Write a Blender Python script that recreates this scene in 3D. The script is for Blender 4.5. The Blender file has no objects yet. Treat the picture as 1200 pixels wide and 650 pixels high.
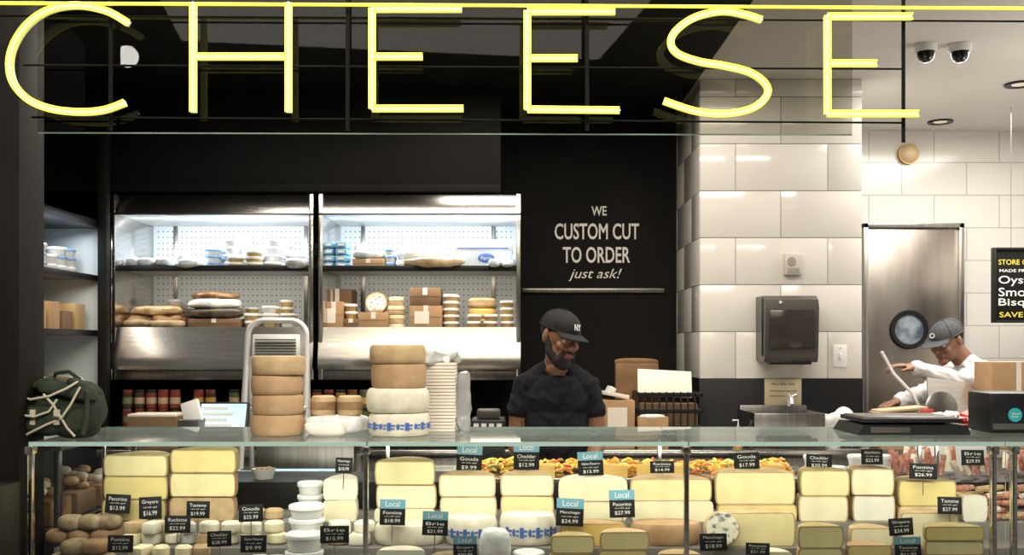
import bpy, bmesh, math, random
import numpy as np
from mathutils import Vector, Matrix, Euler, noise
random.seed(7)
R=math.radians
CH=1.55
def WX(px,d): return (px-600)*d/1200
def WZ(py,d): return CH-(py-405)*d/1200

# ---------------------------------------------------------------- materials
def mat(name,col,rough=.5,metal=0,var=0,scale=15,bump=0,emit=None,es=0,stretch=(1,1,1),alpha=1,trans=0,coat=0,sss=0,col2=None,lo=.35,hi=.65,spec=.5):
    m=bpy.data.materials.new(name); m.use_nodes=True
    nt=m.node_tree; n=nt.nodes; l=nt.links
    b=n['Principled BSDF']
    b.inputs['Base Color'].default_value=(*col,1)
    b.inputs['Roughness'].default_value=rough
    b.inputs['Metallic'].default_value=metal
    b.inputs['Coat Weight'].default_value=coat
    b.inputs['Specular IOR Level'].default_value=spec
    if trans: b.inputs['Transmission Weight'].default_value=trans
    if alpha<1: b.inputs['Alpha'].default_value=alpha
    if sss:
        b.inputs['Subsurface Weight'].default_value=sss
        b.inputs['Subsurface Scale'].default_value=.02
    if emit:
        b.inputs['Emission Color'].default_value=(*emit,1)
        b.inputs['Emission Strength'].default_value=es
    if var or bump or col2:
        tc=n.new('ShaderNodeTexCoord'); mp=n.new('ShaderNodeMapping'); nz=n.new('ShaderNodeTexNoise')
        mp.inputs['Scale'].default_value=stretch
        nz.inputs['Scale'].default_value=scale; nz.inputs['Detail'].default_value=6
        l.new(tc.outputs['Object'],mp.inputs['Vector']); l.new(mp.outputs['Vector'],nz.inputs['Vector'])
        if var or col2:
            cr=n.new('ShaderNodeValToRGB')
            c1=[max(0,c*(1-var)) for c in col]; c2=col2 or [min(1,c*(1+var)) for c in col]
            cr.color_ramp.elements[0].position=lo; cr.color_ramp.elements[1].position=hi
            cr.color_ramp.elements[0].color=(*c1,1); cr.color_ramp.elements[1].color=(*c2,1)
            l.new(nz.outputs['Fac'],cr.inputs['Fac']); l.new(cr.outputs['Color'],b.inputs['Base Color'])
        if bump:
            bp=n.new('ShaderNodeBump'); bp.inputs['Strength'].default_value=bump; bp.inputs['Distance'].default_value=.004
            l.new(nz.outputs['Fac'],bp.inputs['Height']); l.new(bp.outputs['Normal'],b.inputs['Normal'])
    return m
def glassmat(name,tint,refl,gloss_rough=.02,diff=0,dcol=(.6,.8,.75),fm=.8):
    m=bpy.data.materials.new(name); m.use_nodes=True
    nt=m.node_tree; n=nt.nodes; l=nt.links; n.clear()
    o=n.new('ShaderNodeOutputMaterial'); t=n.new('ShaderNodeBsdfTransparent'); g=n.new('ShaderNodeBsdfGlossy')
    t.inputs['Color'].default_value=(*tint,1); g.inputs['Roughness'].default_value=gloss_rough
    f=n.new('ShaderNodeFresnel'); f.inputs['IOR'].default_value=1.45
    mt=n.new('ShaderNodeMath'); mt.operation='MULTIPLY_ADD'; mt.inputs[1].default_value=fm; mt.inputs[2].default_value=refl; mt.use_clamp=True
    mx=n.new('ShaderNodeMixShader'); l.new(f.outputs['Fac'],mt.inputs[0]); l.new(mt.outputs[0],mx.inputs['Fac'])
    l.new(t.outputs[0],mx.inputs[1]); l.new(g.outputs[0],mx.inputs[2])
    last=mx.outputs[0]
    if diff:
        d=n.new('ShaderNodeBsdfDiffuse'); d.inputs['Color'].default_value=(*dcol,1)
        m2=n.new('ShaderNodeMixShader'); m2.inputs['Fac'].default_value=diff
        l.new(last,m2.inputs[1]); l.new(d.outputs[0],m2.inputs[2]); last=m2.outputs[0]
    l.new(last,o.inputs['Surface'])
    return m
def brickmat(name,col,mortar,w,h,msize=.004,rough=.15):
    m=bpy.data.materials.new(name); m.use_nodes=True
    nt=m.node_tree; n=nt.nodes; l=nt.links; b=n['Principled BSDF']; b.inputs['Roughness'].default_value=rough
    tc=n.new('ShaderNodeTexCoord'); sp=n.new('ShaderNodeSeparateXYZ'); cb=n.new('ShaderNodeCombineXYZ'); br=n.new('ShaderNodeTexBrick')
    l.new(tc.outputs['Object'],sp.inputs[0]); l.new(sp.outputs['X'],cb.inputs['X']); l.new(sp.outputs['Z'],cb.inputs['Y'])
    l.new(cb.outputs[0],br.inputs['Vector'])
    br.inputs['Color1'].default_value=(*col,1); br.inputs['Color2'].default_value=(*[c*.95 for c in col],1)
    br.inputs['Mortar'].default_value=(*mortar,1); br.inputs['Scale'].default_value=1
    br.inputs['Brick Width'].default_value=w; br.inputs['Row Height'].default_value=h; br.inputs['Mortar Size'].default_value=msize
    l.new(br.outputs['Color'],b.inputs['Base Color'])
    return m

BLACK=mat('black_paint',(.004,.0035,.003),.7,var=.3,scale=4,spec=.25)
WALLB=mat('chalkboard_black',(.004,.0035,.003),.75,col2=(.009,.0078,.0066),scale=2.5,spec=.2)
CEILB=mat('dark_ceiling',(.008,.007,.005),.8,var=.3,scale=3,spec=.2)
CEIL=mat('ceiling_white',(.60,.58,.55),.7,var=.03,scale=2)
FLOOR=mat('floor_concrete',(.16,.15,.14),.5,var=.2,scale=3)
HALL=mat('hall_foliage_wall',(.015,.022,.008),.7,col2=(.12,.09,.05),scale=3.5)
STEEL=mat('brushed_steel',(.62,.59,.56),.2,1,var=.12,scale=6,stretch=(1,1,30))
STEELD=mat('dark_steel',(.28,.27,.25),.3,1,var=.15,scale=4,stretch=(20,20,1))
DOORS=mat('door_steel',(.16,.14,.12),.30,1,col2=(.42,.38,.34),scale=1.6,stretch=(1.6,1,.4))  # tall tone bands paint blurred reflections into the steel colour
ALU=mat('aluminium',(.74,.73,.72),.35,.5)
TILE=mat('glazed_tile',(.66,.635,.595),.14,var=.03,scale=1.2,coat=.3)
GROUT=mat('grout',(.27,.25,.23),.9)
WTILE=brickmat('kitchen_tile',(.66,.64,.60),(.42,.40,.37),.42,.21)
BASEB=mat('black_base',(.005,.005,.006),.4,spec=.3)
WHITE=mat('white_plastic',(.74,.74,.73),.4)
TUB=mat('tub_plastic',(.62,.62,.59),.3)
TUBW=mat('tub_white',(.74,.74,.71),.3)
LID=mat('tub_lid',(.82,.83,.83),.3)
FROST=mat('perforated_panel',(.66,.72,.76),.5)
HOLE=mat('hole_dark',(.08,.09,.10),.6)
KRAFT=mat('kraft_card',(.36,.22,.11),.8,var=.1,scale=10)
KRAFTD=mat('kraft_dark',(.17,.10,.05),.8,var=.15,scale=10)
PAPER=mat('paper',(.74,.69,.60),.8,var=.04,scale=10)
PLB=mat('plastic_bag',(.66,.67,.66),.2,var=.15,scale=30,bump=.6)
PLASTICBLK=mat('black_plastic',(.008,.008,.009),.4,spec=.35)
PLASTICGR=mat('grey_plastic',(.06,.055,.05),.3,var=.08,scale=3)
BLUE=mat('blue_label',(.05,.13,.42),.4)
LBLUE=mat('light_blue_pack',(.16,.38,.55),.35,var=.25,scale=30)
LOCAL=mat('local_blue_card',(.14,.33,.42),.5)
RED=mat('red_label',(.5,.03,.03),.4)
TEAL=mat('teal_sticker',(.02,.33,.35),.4)
CHALK=mat('white_chalk',(.75,.75,.72),.8)
SIGNT=mat('sign_lettering',(.80,.78,.72),.8)
YCH=mat('yellow_chalk',(.8,.6,.05),.8)
CARD=mat('slate_card',(.008,.008,.009),.7,spec=.3)
GREENEDGE=mat('glass_edge_glow',(.34,.48,.42),.15,emit=(.5,.7,.6),es=.10)  # edge brightness put in as faint emission; the glass is no lamp
GLT=glassmat('counter_glass',(.94,.97,.95),.03,diff=.055,dcol=(.62,.68,.66))
GLF=glassmat('front_glass',(.98,1,.99),.0)
GLS=glassmat('sign_glass',(.60,.60,.54),.003,gloss_rough=.015,fm=.65)
NEON=mat('neon_yellow',(.9,.85,.1),.4,emit=(.95,.85,.03),es=1.1)
NEON2=mat('neon_channel',(.5,.5,.2),.4,emit=(.72,.74,.30),es=.62)
LED=mat('led_dot',(1,1,.8),.4,emit=(1,1,.85),es=3)
GLOBE=mat('globe_light',(1,1,1),.4,emit=(1,.97,.9),es=30)
SCREEN=mat('screen',(.3,.5,.6),.3,emit=(.55,.8,.9),es=.7,col2=(.6,.75,.8),scale=12)
AMB=mat('tub_amber',(.35,.22,.09),.3); AMB2=mat('tub_tan',(.42,.29,.13),.3); AMB3=mat('tub_yellow',(.45,.33,.11),.3)
# cheeses
def ch(n,c,v=.07,s=12,b=.15,**k): return mat(n,c,.5,var=v,scale=s,bump=b,sss=.08,**k)
C_YEL=ch('cheese_yellow',(.80,.64,.26))
C_PALE=ch('cheese_pale',(.82,.70,.37))
C_IVO=ch('cheese_ivory',(.82,.74,.49))
C_WHT=ch('cheese_white',(.82,.78,.64))
C_ORG=ch('cheese_golden',(.72,.48,.14))
C_BLU=mat('cheese_blue_vein',(.78,.74,.58),.6,col2=(.12,.18,.17),scale=60,lo=.5,hi=.66)
R_TAN=mat('rind_tan',(.40,.27,.13),.8,col2=(.55,.40,.22),scale=18,bump=.4)
R_BRN=mat('rind_brown',(.18,.10,.045),.8,col2=(.34,.20,.10),scale=14,bump=.4)
R_OLV=mat('rind_olive',(.30,.23,.08),.8,col2=(.45,.36,.16),scale=18,bump=.4)
R_WHT=mat('rind_white',(.70,.65,.52),.8,var=.12,scale=20,bump=.4)
R_GRY=mat('rind_grey_brown',(.15,.11,.06),.9,col2=(.36,.27,.15),scale=22,bump=.8)
R_ORN=mat('rind_cloth_brown',(.34,.20,.095),.8,col2=(.50,.33,.18),scale=10,bump=.4)
SAL=mat('salami',(.36,.09,.05),.5,col2=(.58,.32,.24),scale=60)
PEP=[mat('veg_orange',(.85,.33,.03),.35),mat('veg_yellow',(.88,.62,.08),.35),mat('veg_red',(.6,.07,.02),.35),mat('veg_olive',(.25,.26,.06),.35)]
# people
SKIN1=mat('skin_brown',(.20,.095,.052),.42,var=.08,scale=30,sss=.08)
SKIN2=mat('skin_brown_warm',(.22,.105,.06),.45,var=.08,scale=30)
BEARD=mat('beard_hair',(.008,.006,.005),.8,var=.4,scale=120,bump=.6)
LIPS=mat('lips',(.2,.075,.06),.45)
EYEW=mat('eye_white',(.6,.58,.55),.3)
TEE=mat('tshirt_black',(.010,.011,.014),.95,var=.25,scale=40,bump=.3,spec=.2)
JEANS=mat('trousers_dark',(.03,.035,.05),.9,var=.2,scale=40)
COAT=mat('coat_white',(.66,.65,.64),.85,var=.08,scale=30,bump=.3)
CAPM=mat('cap_black',(.010,.010,.011),.85,var=.15,scale=60,spec=.3)
CAPG=mat('cap_grey',(.05,.053,.06),.8,var=.2,scale=60)

# ---------------------------------------------------------------- mesh builder
_bc={}
def boxgeo(sx,sy,sz,bev,seg=2):
    k=(round(sx,4),round(sy,4),round(sz,4),bev,seg)
    if k in _bc: return _bc[k]
    bm=bmesh.new(); bmesh.ops.create_cube(bm,size=1)
    for v in bm.verts: v.co=Vector((v.co.x*sx,v.co.y*sy,v.co.z*sz))
    if bev>0:
        bev=min(bev,.45*min(sx,sy,sz))
        bmesh.ops.bevel(bm,geom=list(bm.edges),offset=bev,segments=seg,profile=.5,affect='EDGES')
    bm.verts.index_update()
    r=([v.co.copy() for v in bm.verts],[[v.index for v in f.verts] for f in bm.faces]); bm.free()
    _bc[k]=r; return r
def sgn(a,p): return math.copysign(abs(a)**p,a)
AX=Matrix(((0,1,0,0),(1,0,0,0),(0,0,1,0),(0,0,0,1)))
class M:
    def __init__(s): s.V=[];s.F=[];s.I=[];s.mats=[];s.S=[]
    def add(s,V,F,m,mx=None,smooth=True):
        if m not in s.mats: s.mats.append(m)
        mi=s.mats.index(m); o=len(s.V)
        for v in V:
            v=Vector(v); s.V.append(mx@v if mx else v)
        for f in F: s.F.append([i+o for i in f]); s.I.append(mi); s.S.append(smooth)
        return s
    def box(s,x0,x1,y0,y1,z0,z1,m,bev=.002,mx=None):
        V,F=boxgeo(x1-x0,y1-y0,z1-z0,bev)
        t=Matrix.Translation(((x0+x1)/2,(y0+y1)/2,(z0+z1)/2))
        return s.add(V,F,m,(mx@t) if mx else t,False)
    def cbox(s,c,size,m,rot=(0,0,0),bev=.002):
        V,F=boxgeo(*size,bev)
        return s.add(V,F,m,Matrix.Translation(c)@Euler(rot).to_matrix().to_4x4(),False)
    def lathe(s,prof,c,m,seg=28,mx=None,a0=0,a1=2*math.pi):
        full=abs(a1-a0-2*math.pi)<1e-6
        n=seg if full else seg+1
        V=[];F=[]
        for i in range(n):
            a=a0+(a1-a0)*i/seg
            for r,z in prof: V.append((r*math.cos(a),r*math.sin(a),z))
        k=len(prof)
        for i in range(seg):
            j=(i+1)%n
            for q in range(k-1):
                F.append([i*k+q,j*k+q,j*k+q+1,i*k+q+1])
        t=Matrix.Translation(c); 
        return s.add(V,F,m,t@mx if mx else t)
    def cyl(s,c,r,h,m,r2=None,seg=24,mx=None,bev=.001):
        r2=r if r2 is None else r2
        return s.lathe([(0,0),(r-bev,0),(r,bev),(r2,h-bev),(r2-bev,h),(0,h)],c,m,seg,mx)
    def tube(s,P,r,m,seg=8,closed=False):
        P=[Vector(p) for p in P]; n=len(P); V=[];F=[]
        up=None
        for i in range(n):
            if closed: t=(P[(i+1)%n]-P[i-1])
            else: t=P[min(i+1,n-1)]-P[max(i-1,0)]
            t.normalize()
            if up is None:
                up=Vector((0,0,1)) if abs(t.z)<.9 else Vector((1,0,0))
            a=up-t*up.dot(t)
            if a.length<1e-5: a=t.orthogonal()
            a.normalize(); up=a; b=t.cross(a)
            rr=r[i] if isinstance(r,(list,tuple)) else r
            for k in range(seg):
                q=2*math.pi*k/seg; V.append(P[i]+a*(rr*math.cos(q))+b*(rr*math.sin(q)))
        for i in range(n if closed else n-1):
            j=(i+1)%n
            for k in range(seg):
                F.append([i*seg+k,i*seg+(k+1)%seg,j*seg+(k+1)%seg,j*seg+k])
        if not closed:
            F.append(list(range(seg))[::-1]); F.append([(n-1)*seg+k for k in range(seg)])
        return s.add(V,F,m)
    def blob(s,c,rad,m,p=1,nz=0,ns=8,seg=20,rot=(0,0,0)):
        V=[];F=[];rings=max(8,seg//2); E=Euler(rot).to_matrix()
        for i in range(rings+1):
            th=math.pi*i/rings-math.pi/2
            for k in range(seg):
                ph=2*math.pi*k/seg
                v=Vector((sgn(math.cos(th),p)*sgn(math.cos(ph),p)*rad[0],sgn(math.cos(th),p)*sgn(math.sin(ph),p)*rad[1],sgn(math.sin(th),p)*rad[2]))
                if nz: v*=1+nz*noise.noise((v+Vector(c))*ns)
                V.append(E@v)
        for i in range(rings):
            for k in range(seg): F.append([i*seg+k,i*seg+(k+1)%seg,(i+1)*seg+(k+1)%seg,(i+1)*seg+k])
        return s.add(V,F,m,Matrix.Translation(c))
    def poly(s,pts,y0,y1,m,mx=None):
        n=len(pts); V=[(x,y0,z) for x,z in pts]+[(x,y1,z) for x,z in pts]
        F=[list(range(n)),list(range(2*n-1,n-1,-1))]+[[i,i+n,(i+1)%n+n,(i+1)%n] for i in range(n)]
        return s.add(V,F,m,mx)
    def text(s,t,c,w,h,m,shear=0,bold=0,mx=None):
        V,F=textgeo(t,shear,bold)
        xs=[v[0] for v in V]; zs=[v[2] for v in V]
        x0,x1,z0,z1=min(xs),max(xs),min(zs),max(zs)
        sx=w/(x1-x0); sz=h/(z1-z0)
        V2=[((v[0]-(x0+x1)/2)*sx,0,(v[2]-(z0+z1)/2)*sz) for v in V]
        t4=Matrix.Translation(c)
        return s.add(V2,F,m,t4@mx if mx else t4,False)
    def done(s,name,ang=38,parent=None,center=True,fix=True):
        me=bpy.data.meshes.new(name)
        V=s.V
        if center and V:
            lo=Vector([min(v[i] for v in V) for i in range(3)]); hi=Vector([max(v[i] for v in V) for i in range(3)])
            o=Vector(((lo.x+hi.x)/2,(lo.y+hi.y)/2,lo.z))
        else: o=Vector((0,0,0))
        me.from_pydata([v-o for v in V],[],s.F)
        for m in s.mats: me.materials.append(m)
        me.polygons.foreach_set('material_index',s.I)
        me.polygons.foreach_set('use_smooth',s.S)
        if fix:
            bm=bmesh.new(); bm.from_mesh(me)
            bmesh.ops.remove_doubles(bm,verts=bm.verts,dist=1e-6)
            bmesh.ops.recalc_face_normals(bm,faces=bm.faces); bm.to_mesh(me); bm.free()
        me.set_sharp_from_angle(angle=R(ang))
        ob=bpy.data.objects.new(name,me); bpy.context.collection.objects.link(ob); ob.location=o
        if parent: ob.parent=parent
        return ob
_tc={}
def textgeo(t,shear,bold):
    k=(t,shear,bold)
    if k in _tc: return _tc[k]
    cu=bpy.data.curves.new('txt','FONT'); cu.body=t; cu.size=1; cu.shear=shear; cu.offset=bold; cu.resolution_u=3
    ob=bpy.data.objects.new('txt',cu); bpy.context.collection.objects.link(ob)
    dg=bpy.context.evaluated_depsgraph_get(); me=ob.evaluated_get(dg).to_mesh()
    V=[(v.co.x,0,v.co.y) for v in me.vertices]; F=[list(p.vertices) for p in me.polygons]
    ob.evaluated_get(dg).to_mesh_clear(); bpy.data.objects.remove(ob); bpy.data.curves.remove(cu)
    _tc[k]=(V,F); return _tc[k]
def simple(name,*a,**k): return M().box(*a,**k).done(name)

# ---------------------------------------------------------------- room shell
CZ=2.93; WB=6.05; PF=5.3
simple('floor',-3.2,3.7,-5,6.8,-.1,0,FLOOR,bev=0)
simple('wall_back',-3.0,1.0,WB,WB+.12,0,CZ-.02,WALLB,bev=0)
simple('wall_left',-3.1,-3.0,2.6,6.17,0,CZ-.02,WALLB,bev=0)
simple('wall_kitchen',1.0,3.6,6.6,6.72,0,CZ,WTILE,bev=0)
simple('wall_right',3.6,3.7,2.6,6.72,0,CZ,WTILE,bev=0)
simple('wall_front',-3.1,3.7,-5.1,-5,0,4.6,HALL,bev=0)
M().box(.95,3.7,3.2,6.72,CZ,CZ+.1,CEIL,bev=0).done('ceiling')
M().box(-3.1,.95,3.2,6.17,CZ-.02,CZ+.1,CEILB,bev=0).done('ceiling_dark')
simple('ceiling_hall',-3.1,3.7,-5,3.2,4.6,4.7,CEILB,bev=0)
M().box(-3.0,-.06,5.4,WB-.001,2.36,CZ-.021,BLACK,bev=.003).box(-3,-.06,5.385,5.4,2.36,2.40,BLACK).done('bulkhead')
# tiled pillar
X0,X1=.972,1.812
p=M(); zb=1.38; th=.243
p.box(X0+.006,X1-.006,PF+.006,6.59,zb,CZ,GROUT,bev=0)
r=0; z=zb
while z<CZ-.01:
    z1=min(z+th,CZ-.001)
    xs=[X0]+([WX(862,PF),WX(970,PF)] if r%2==0 else [WX(915,PF)])+[X1]
    for a,b in zip(xs[:-1],xs[1:]): p.box(a+.0017,b-.0017,PF,PF+.008,z+.0017,z1-.0017,TILE,bev=.001)
    ys=[PF+.01]+([PF+.25,PF+.72] if r%2 else [PF+.49])+[WB+.3]
    for a,b in zip(ys[:-1],ys[1:]): p.box(X0,X0+.008,a+.0017,b-.0017,z+.0017,z1-.0017,TILE,bev=.001); p.box(X1-.008,X1,a+.0017,b-.0017,z+.0017,z1-.0017,TILE,bev=.001)
    z+=th; r+=1
p.box(X0-.004,X1+.004,PF-.004,6.59,0,zb,BASEB,bev=.002)
p.done('tiled_pillar')
M().box(-1.62,-1.425,2.96,3.12,0,2.93,mat('dark_wood',(.005,.003,.002),.7,var=.3,scale=5,stretch=(8,8,1),spec=.2)).box(-1.64,-1.41,2.94,3.14,0,.1,BLACK).done('column')
# ---------------------------------------------------------------- wall lettering
t=M(); d=WB-.004
for s_,cx,cy,w,h,sh in (("WE",702,247,18,11,0),("CUSTOM CUT",699.5,271,99,19,0),("TO ORDER",699,298.5,79,19,0),("just ask!",697.5,322,62,15,.35)):
    k=d/1200
    t.text(s_,(WX(cx,d),d,WZ(cy,d)),w*k,h*k,SIGNT,shear=sh,bold=.016 if sh==0 else 0)
t.done('wall_lettering_sign')
M().box(WX(612,WB),WX(778,WB),WB-.02,WB,WZ(343,WB),WZ(338,WB),STEELD).done('wall_rail')

# ---------------------------------------------------------------- refrigerators
def deli_tub(m,x,y,z,r,h,lid=LID,body=TUB):
    m.lathe([(0,0),(r*.82,0),(r*.84,.002),(r*.97,h-.012),(r,h-.012)],(x,y,z),body,16)
    m.lathe([(r,h-.013),(r*1.04,h-.012),(r*1.04,h-.003),(r*.96,h),(r*.9,h-.003),(0,h-.003)],(x,y,z),lid,16)
def fridge(px0,px1):
    m=M(); F=PF; xa,xb=WX(px0,F),WX(px1,F); z0=WZ(445,F); z1=WZ(227,F); zs=WZ(313,F); zd=WZ(384,F); yb=5.88
    m.box(xa,xa+.022,F,yb,z0,z1,STEEL); m.box(xb-.022,xb,F,yb,z0,z1,STEEL)
    m.box(xa,xb,yb,yb+.05,z0,z1,STEELD)
    m.box(xa+.022,xb-.022,yb-.012,yb,zd,z1-.04,FROST,bev=0)
    V=[];Fc=[]
    nx=36; nz=18
    for i in range(nx):
        for j in range(nz):
            x=xa+.05+(xb-xa-.1)*i/(nx-1); z=zd+.03+(z1-.13-zd)*j/(nz-1); o=len(V); s_=.005
            V+= [(x-s_,yb-.0125,z),(x,yb-.0125,z-s_),(x+s_,yb-.0125,z),(x,yb-.0125,z+s_)]; Fc.append([o,o+1,o+2,o+3])
    m.add(V,Fc,HOLE)
    zc=WZ(250,F)
    m.poly([(F,zc),(F+.006,zc+.03),(F+.02,zc+.07),(F+.04,z1),(yb,z1),(yb,z1-.03),(F+.06,z1-.03),(F+.05,zc)],xa,xb,STEEL,AX)
    m.box(xa,xb,F-.004,F+.006,zc-.008,zc+.004,STEELD)
    m.box(xa+.02,xb-.02,F+.05,yb,zc+.0,zc+.02,WHITE)
    m.box(xa+.022,xb-.022,F+.04,yb,zs-.008,zs,STEELD); m.box(xa+.022,xb-.022,F+.025,F+.045,zs-.018,zs+.012,PLASTICBLK,bev=.003)
    m.box(xa+.02,xb-.02,F+.02,yb,zd-.03,zd,STEELD)
    m.poly([(F-.02,z0+.055),(F-.022,z0+.075),(F-.016,z0+.12),(F-.002,z0+.18),(F+.012,zd+.004),(F+.03,zd+.004),(F+.03,z0+.055)],xa,xb,STEEL,AX)
    m.box(xa,xb,F+.005,yb,z0,z0+.055,STEELD)
    for x in (xa+.15,xb-.15): m.box(x-.012,x+.012,yb-.02,yb-.012,zd,z1-.1,STEELD)
    ob=m.done('open_refrigerator')
    for nm_,zz,e,c_,yy in (('fridge_led',zc-.012,8.5,(.86,.94,1),.14),('fridge_shelf_led',zs-.022,2.6,(1,.88,.72),.09)):
        L=bpy.data.lights.new(nm_,'AREA'); L.shape='RECTANGLE'; L.size=xb-xa-.1; L.size_y=.05; L.energy=e; L.color=c_
        lo=bpy.data.objects.new(nm_,L); bpy.context.collection.objects.link(lo); lo.location=((xa+xb)/2,F+yy,zz); lo.rotation_euler=(R(22),0,0)
    return zs,zd
zs,zd=fridge(130,367); fridge(373,610)
D5=5.47
def fx(px): return WX(px,D5)
def tubs(name,px0,px1,zbase,n,levels,r=.038,h=.045,d=5.47,body=TUB,lid=LID,rows=2):
    m=M()
    for i in range(n):
        x=WX(px0+(px1-px0)*(i+.5)/n,d)
        for rr in range(rows):
            L=levels[i%len(levels)]
            for j in range(L): deli_tub(m,x+random.uniform(-.003,.003),d+rr*(2.2*r),zbase+j*h,r,h,lid,body if not isinstance(body,list) else random.choice(body))
    return m.done(name)
LIDB=mat('lid_blue',(.15,.3,.55),.3); LIDC=mat('lid_cream',(.68,.62,.48),.35)
tubs('stacked_deli_tubs',262,332,zs,3,[4,3,4],r=.046,h=.04)
tubs('stacked_deli_tubs',238,262,zs,1,[3],r=.042,h=.036,lid=LIDB)
tubs('stacked_deli_tubs',266,330,zs,3,[2,3,1],r=.044,h=.03,d=5.37,rows=1,body=AMB3)
tubs('stacked_deli_tubs',332,362,zs,1,[2],r=.05,h=.04)
tubs('stacked_deli_tubs',206,238,zs,2,[2,1],r=.034,h=.04,lid=LIDC)
tubs('stacked_deli_tubs',250,345,zs,4,[4,5,3,4],r=.045,h=.04,d=5.72,rows=1)
def bags(name,px0,px1,zb,n,hh,m_,d=5.5,p=.7,nz=.35):
    m=M()
    for i in range(n):
        x=WX(px0+(px1-px0)*(i+.5)/n,d); w=(px1-px0)/n*d/1200*.54
        m.blob((x,d,zb+hh/2),(w,.09,hh/2),m_[i%len(m_)] if isinstance(m_,list) else m_,p,nz,14,24)
    return m.done(name)
BRD=mat('bag_bluegrey',(.35,.42,.47),.25,col2=(.7,.72,.72),scale=22,bump=.7)
WBR=mat('wrap_brown',(.10,.05,.02),.35,col2=(.32,.19,.09),scale=15,bump=.5)
WBK=mat('wrap_black',(.02,.016,.012),.3,col2=(.11,.09,.07),scale=15,bump=.4)
TANB=mat('bag_tan',(.36,.24,.12),.3,col2=(.58,.46,.3),scale=20,bump=.5)
bags('bagged_bread',148,206,zs,3,.06,BRD,d=5.42)
bags('bagged_bread',336,362,zs,1,.05,BRD,d=5.36)
bags('bagged_bread',208,238,zs,1,.045,BRD,d=5.36)
bags('wrapped_cheese_bundle',152,216,zd,2,.075,WBR)
bags('wrapped_cheese_bundle',158,212,zd+.07,1,.05,TANB)
bags('bagged_bread',148,212,zd,2,.045,TANB,d=5.39)
bags('wrapped_cheese_bundle',192,222,zd,1,.13,WBR,d=5.62)
def carton(name,px0,px1,zb,h,m_=KRAFT,d=5.42,dep=.2,label=None,tape=True):
    m=M(); x0,x1=WX(px0,d),WX(px1,d)
    m.box(x0,x1,d,d+dep,zb,zb+h,m_,bev=.003)
    if tape: m.box((x0+x1)/2-.012,(x0+x1)/2+.012,d-.0008,d+dep+.0008,zb+h*.6,zb+h+.0008,PAPER,bev=0)
    m.box(x0+.002,x1-.002,d-.0012,d,zb+h*.5-.001,zb+h*.5+.001,PLASTICGR,bev=0)
    if label: m.box(x0+(x1-x0)*.15,x0+(x1-x0)*.6,d-.002,d,zb+h*.2,zb+h*.75,label,bev=0)
    return m.done(name)
carton('cardboard_box',220,281,zd,.05,KRAFTD)
bags('dark_wrapped_loaf',222,280,zd+.05,1,.06,WBK)
bags('dark_wrapped_loaf',224,276,zd+.105,1,.06,PLB)
bags('dark_wrapped_loaf',226,272,zd+.155,1,.04,WBR)
tubs('stacked_deli_tubs',284,348,zd,3,[2,3,2],r=.038,h=.04,body=[AMB,AMB2,TUB])
tubs('stacked_deli_tubs',286,346,zd,3,[3,1,4],r=.038,h=.04,d=5.66,body=[AMB,AMB3],rows=1)
tubs('stacked_deli_tubs',155,215,zd,3,[4,3,4],r=.04,h=.042,d=5.78,body=[AMB2,TUB],rows=1)
# right unit
m=M()
for i in range(2):
    for j in range(4): m.cbox((fx(387+i*15),5.47,zs+.02+j*.036),(.062,.12,.033),LBLUE,(0,0,random.uniform(-.1,.1)),.008); m.cbox((fx(387+i*15),5.409,zs+.02+j*.036),(.035,.002,.012),WHITE,(0,0,0),0)
m.done('blue_cheese_packages')
carton('cardboard_box',413,450,zs,.055)
bags('bagged_bread',415,448,zs+.055,1,.05,BRD,d=5.5)
tubs('stacked_deli_tubs',414,448,zs,2,[4,3],r=.032,h=.04,d=5.7,rows=1)
carton('white_carton',466,528,zs,.05,WHITE,tape=False,label=LBLUE)
bags('bagged_bread',466,526,zs+.05,2,.06,[PLB,BRD],d=5.5)
tubs('stacked_deli_tubs',450,465,zs,1,[3],r=.03,h=.036,lid=LIDB)
bags('bagged_bread',476,540,zs,1,.055,TANB,d=5.36)
bags('bagged_bread',572,602,zs,2,.045,BRD,d=5.37)
m=M(); x0,x1=WX(531,5.45),WX(600,5.45); m.box(x0,x1,5.45,5.7,zs,zs+.15,mat('white_box',(.6,.66,.72),.5),bev=.004); m.box(x0-.004,x1+.004,5.445,5.7,zs+.1,zs+.155,mat('box_lid',(.68,.72,.76),.5),bev=.004)
m.blob(((x0+x1)/2+.02,5.443,zs+.06),(.045,.003,.024),BLUE); m.text('Farm',((x0+x1)/2+.02,5.439,zs+.06),.055,.02,WHITE); m.box(x0+.02,x1-.02,5.444,5.446,zs+.108,zs+.114,BLUE,bev=0); m.done('branded_white_carton')
carton('cardboard_box',380,402,zd,.14,KRAFT,label=PAPER); carton('cardboard_box',402,420,zd,.05,KRAFTD); tubs('stacked_deli_tubs',402,420,zd+.05,1,[2],r=.034,h=.04,body=AMB,rows=1)
carton('cardboard_box',420,455,zd,.085,KRAFT)
carton('cardboard_box',378,412,zd,.22,KRAFTD,d=5.64)
m=M(); m.cyl((fx(441),5.5,zd+.13),.058,.035,R_TAN,mx=Matrix.Rotation(R(80),4,'X')); m.cyl((fx(441),5.465,zd+.13),.05,.004,C_BLU,mx=Matrix.Rotation(R(80),4,'X')); m.box(fx(436),fx(447),5.44,5.5,zd+.085,zd+.1,KRAFT); m.done('cut_cheese_wheel')
m=M()
for j in range(7): m.cyl((fx(465),5.47,zd+j*.024),.047-(.006 if j>4 else 0),.023,R_TAN if j%2 else C_IVO,bev=.004)
m.done('stacked_cheese_rounds')
carton('cardboard_box',480,518,zd,.12,KRAFT,label=PAPER); carton('cardboard_box',480,516,zd+.12,.095,KRAFTD)
tubs('stacked_deli_tubs',518,539,zd,1,[5],r=.042,h=.036,body=AMB2)
m=M()
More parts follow.
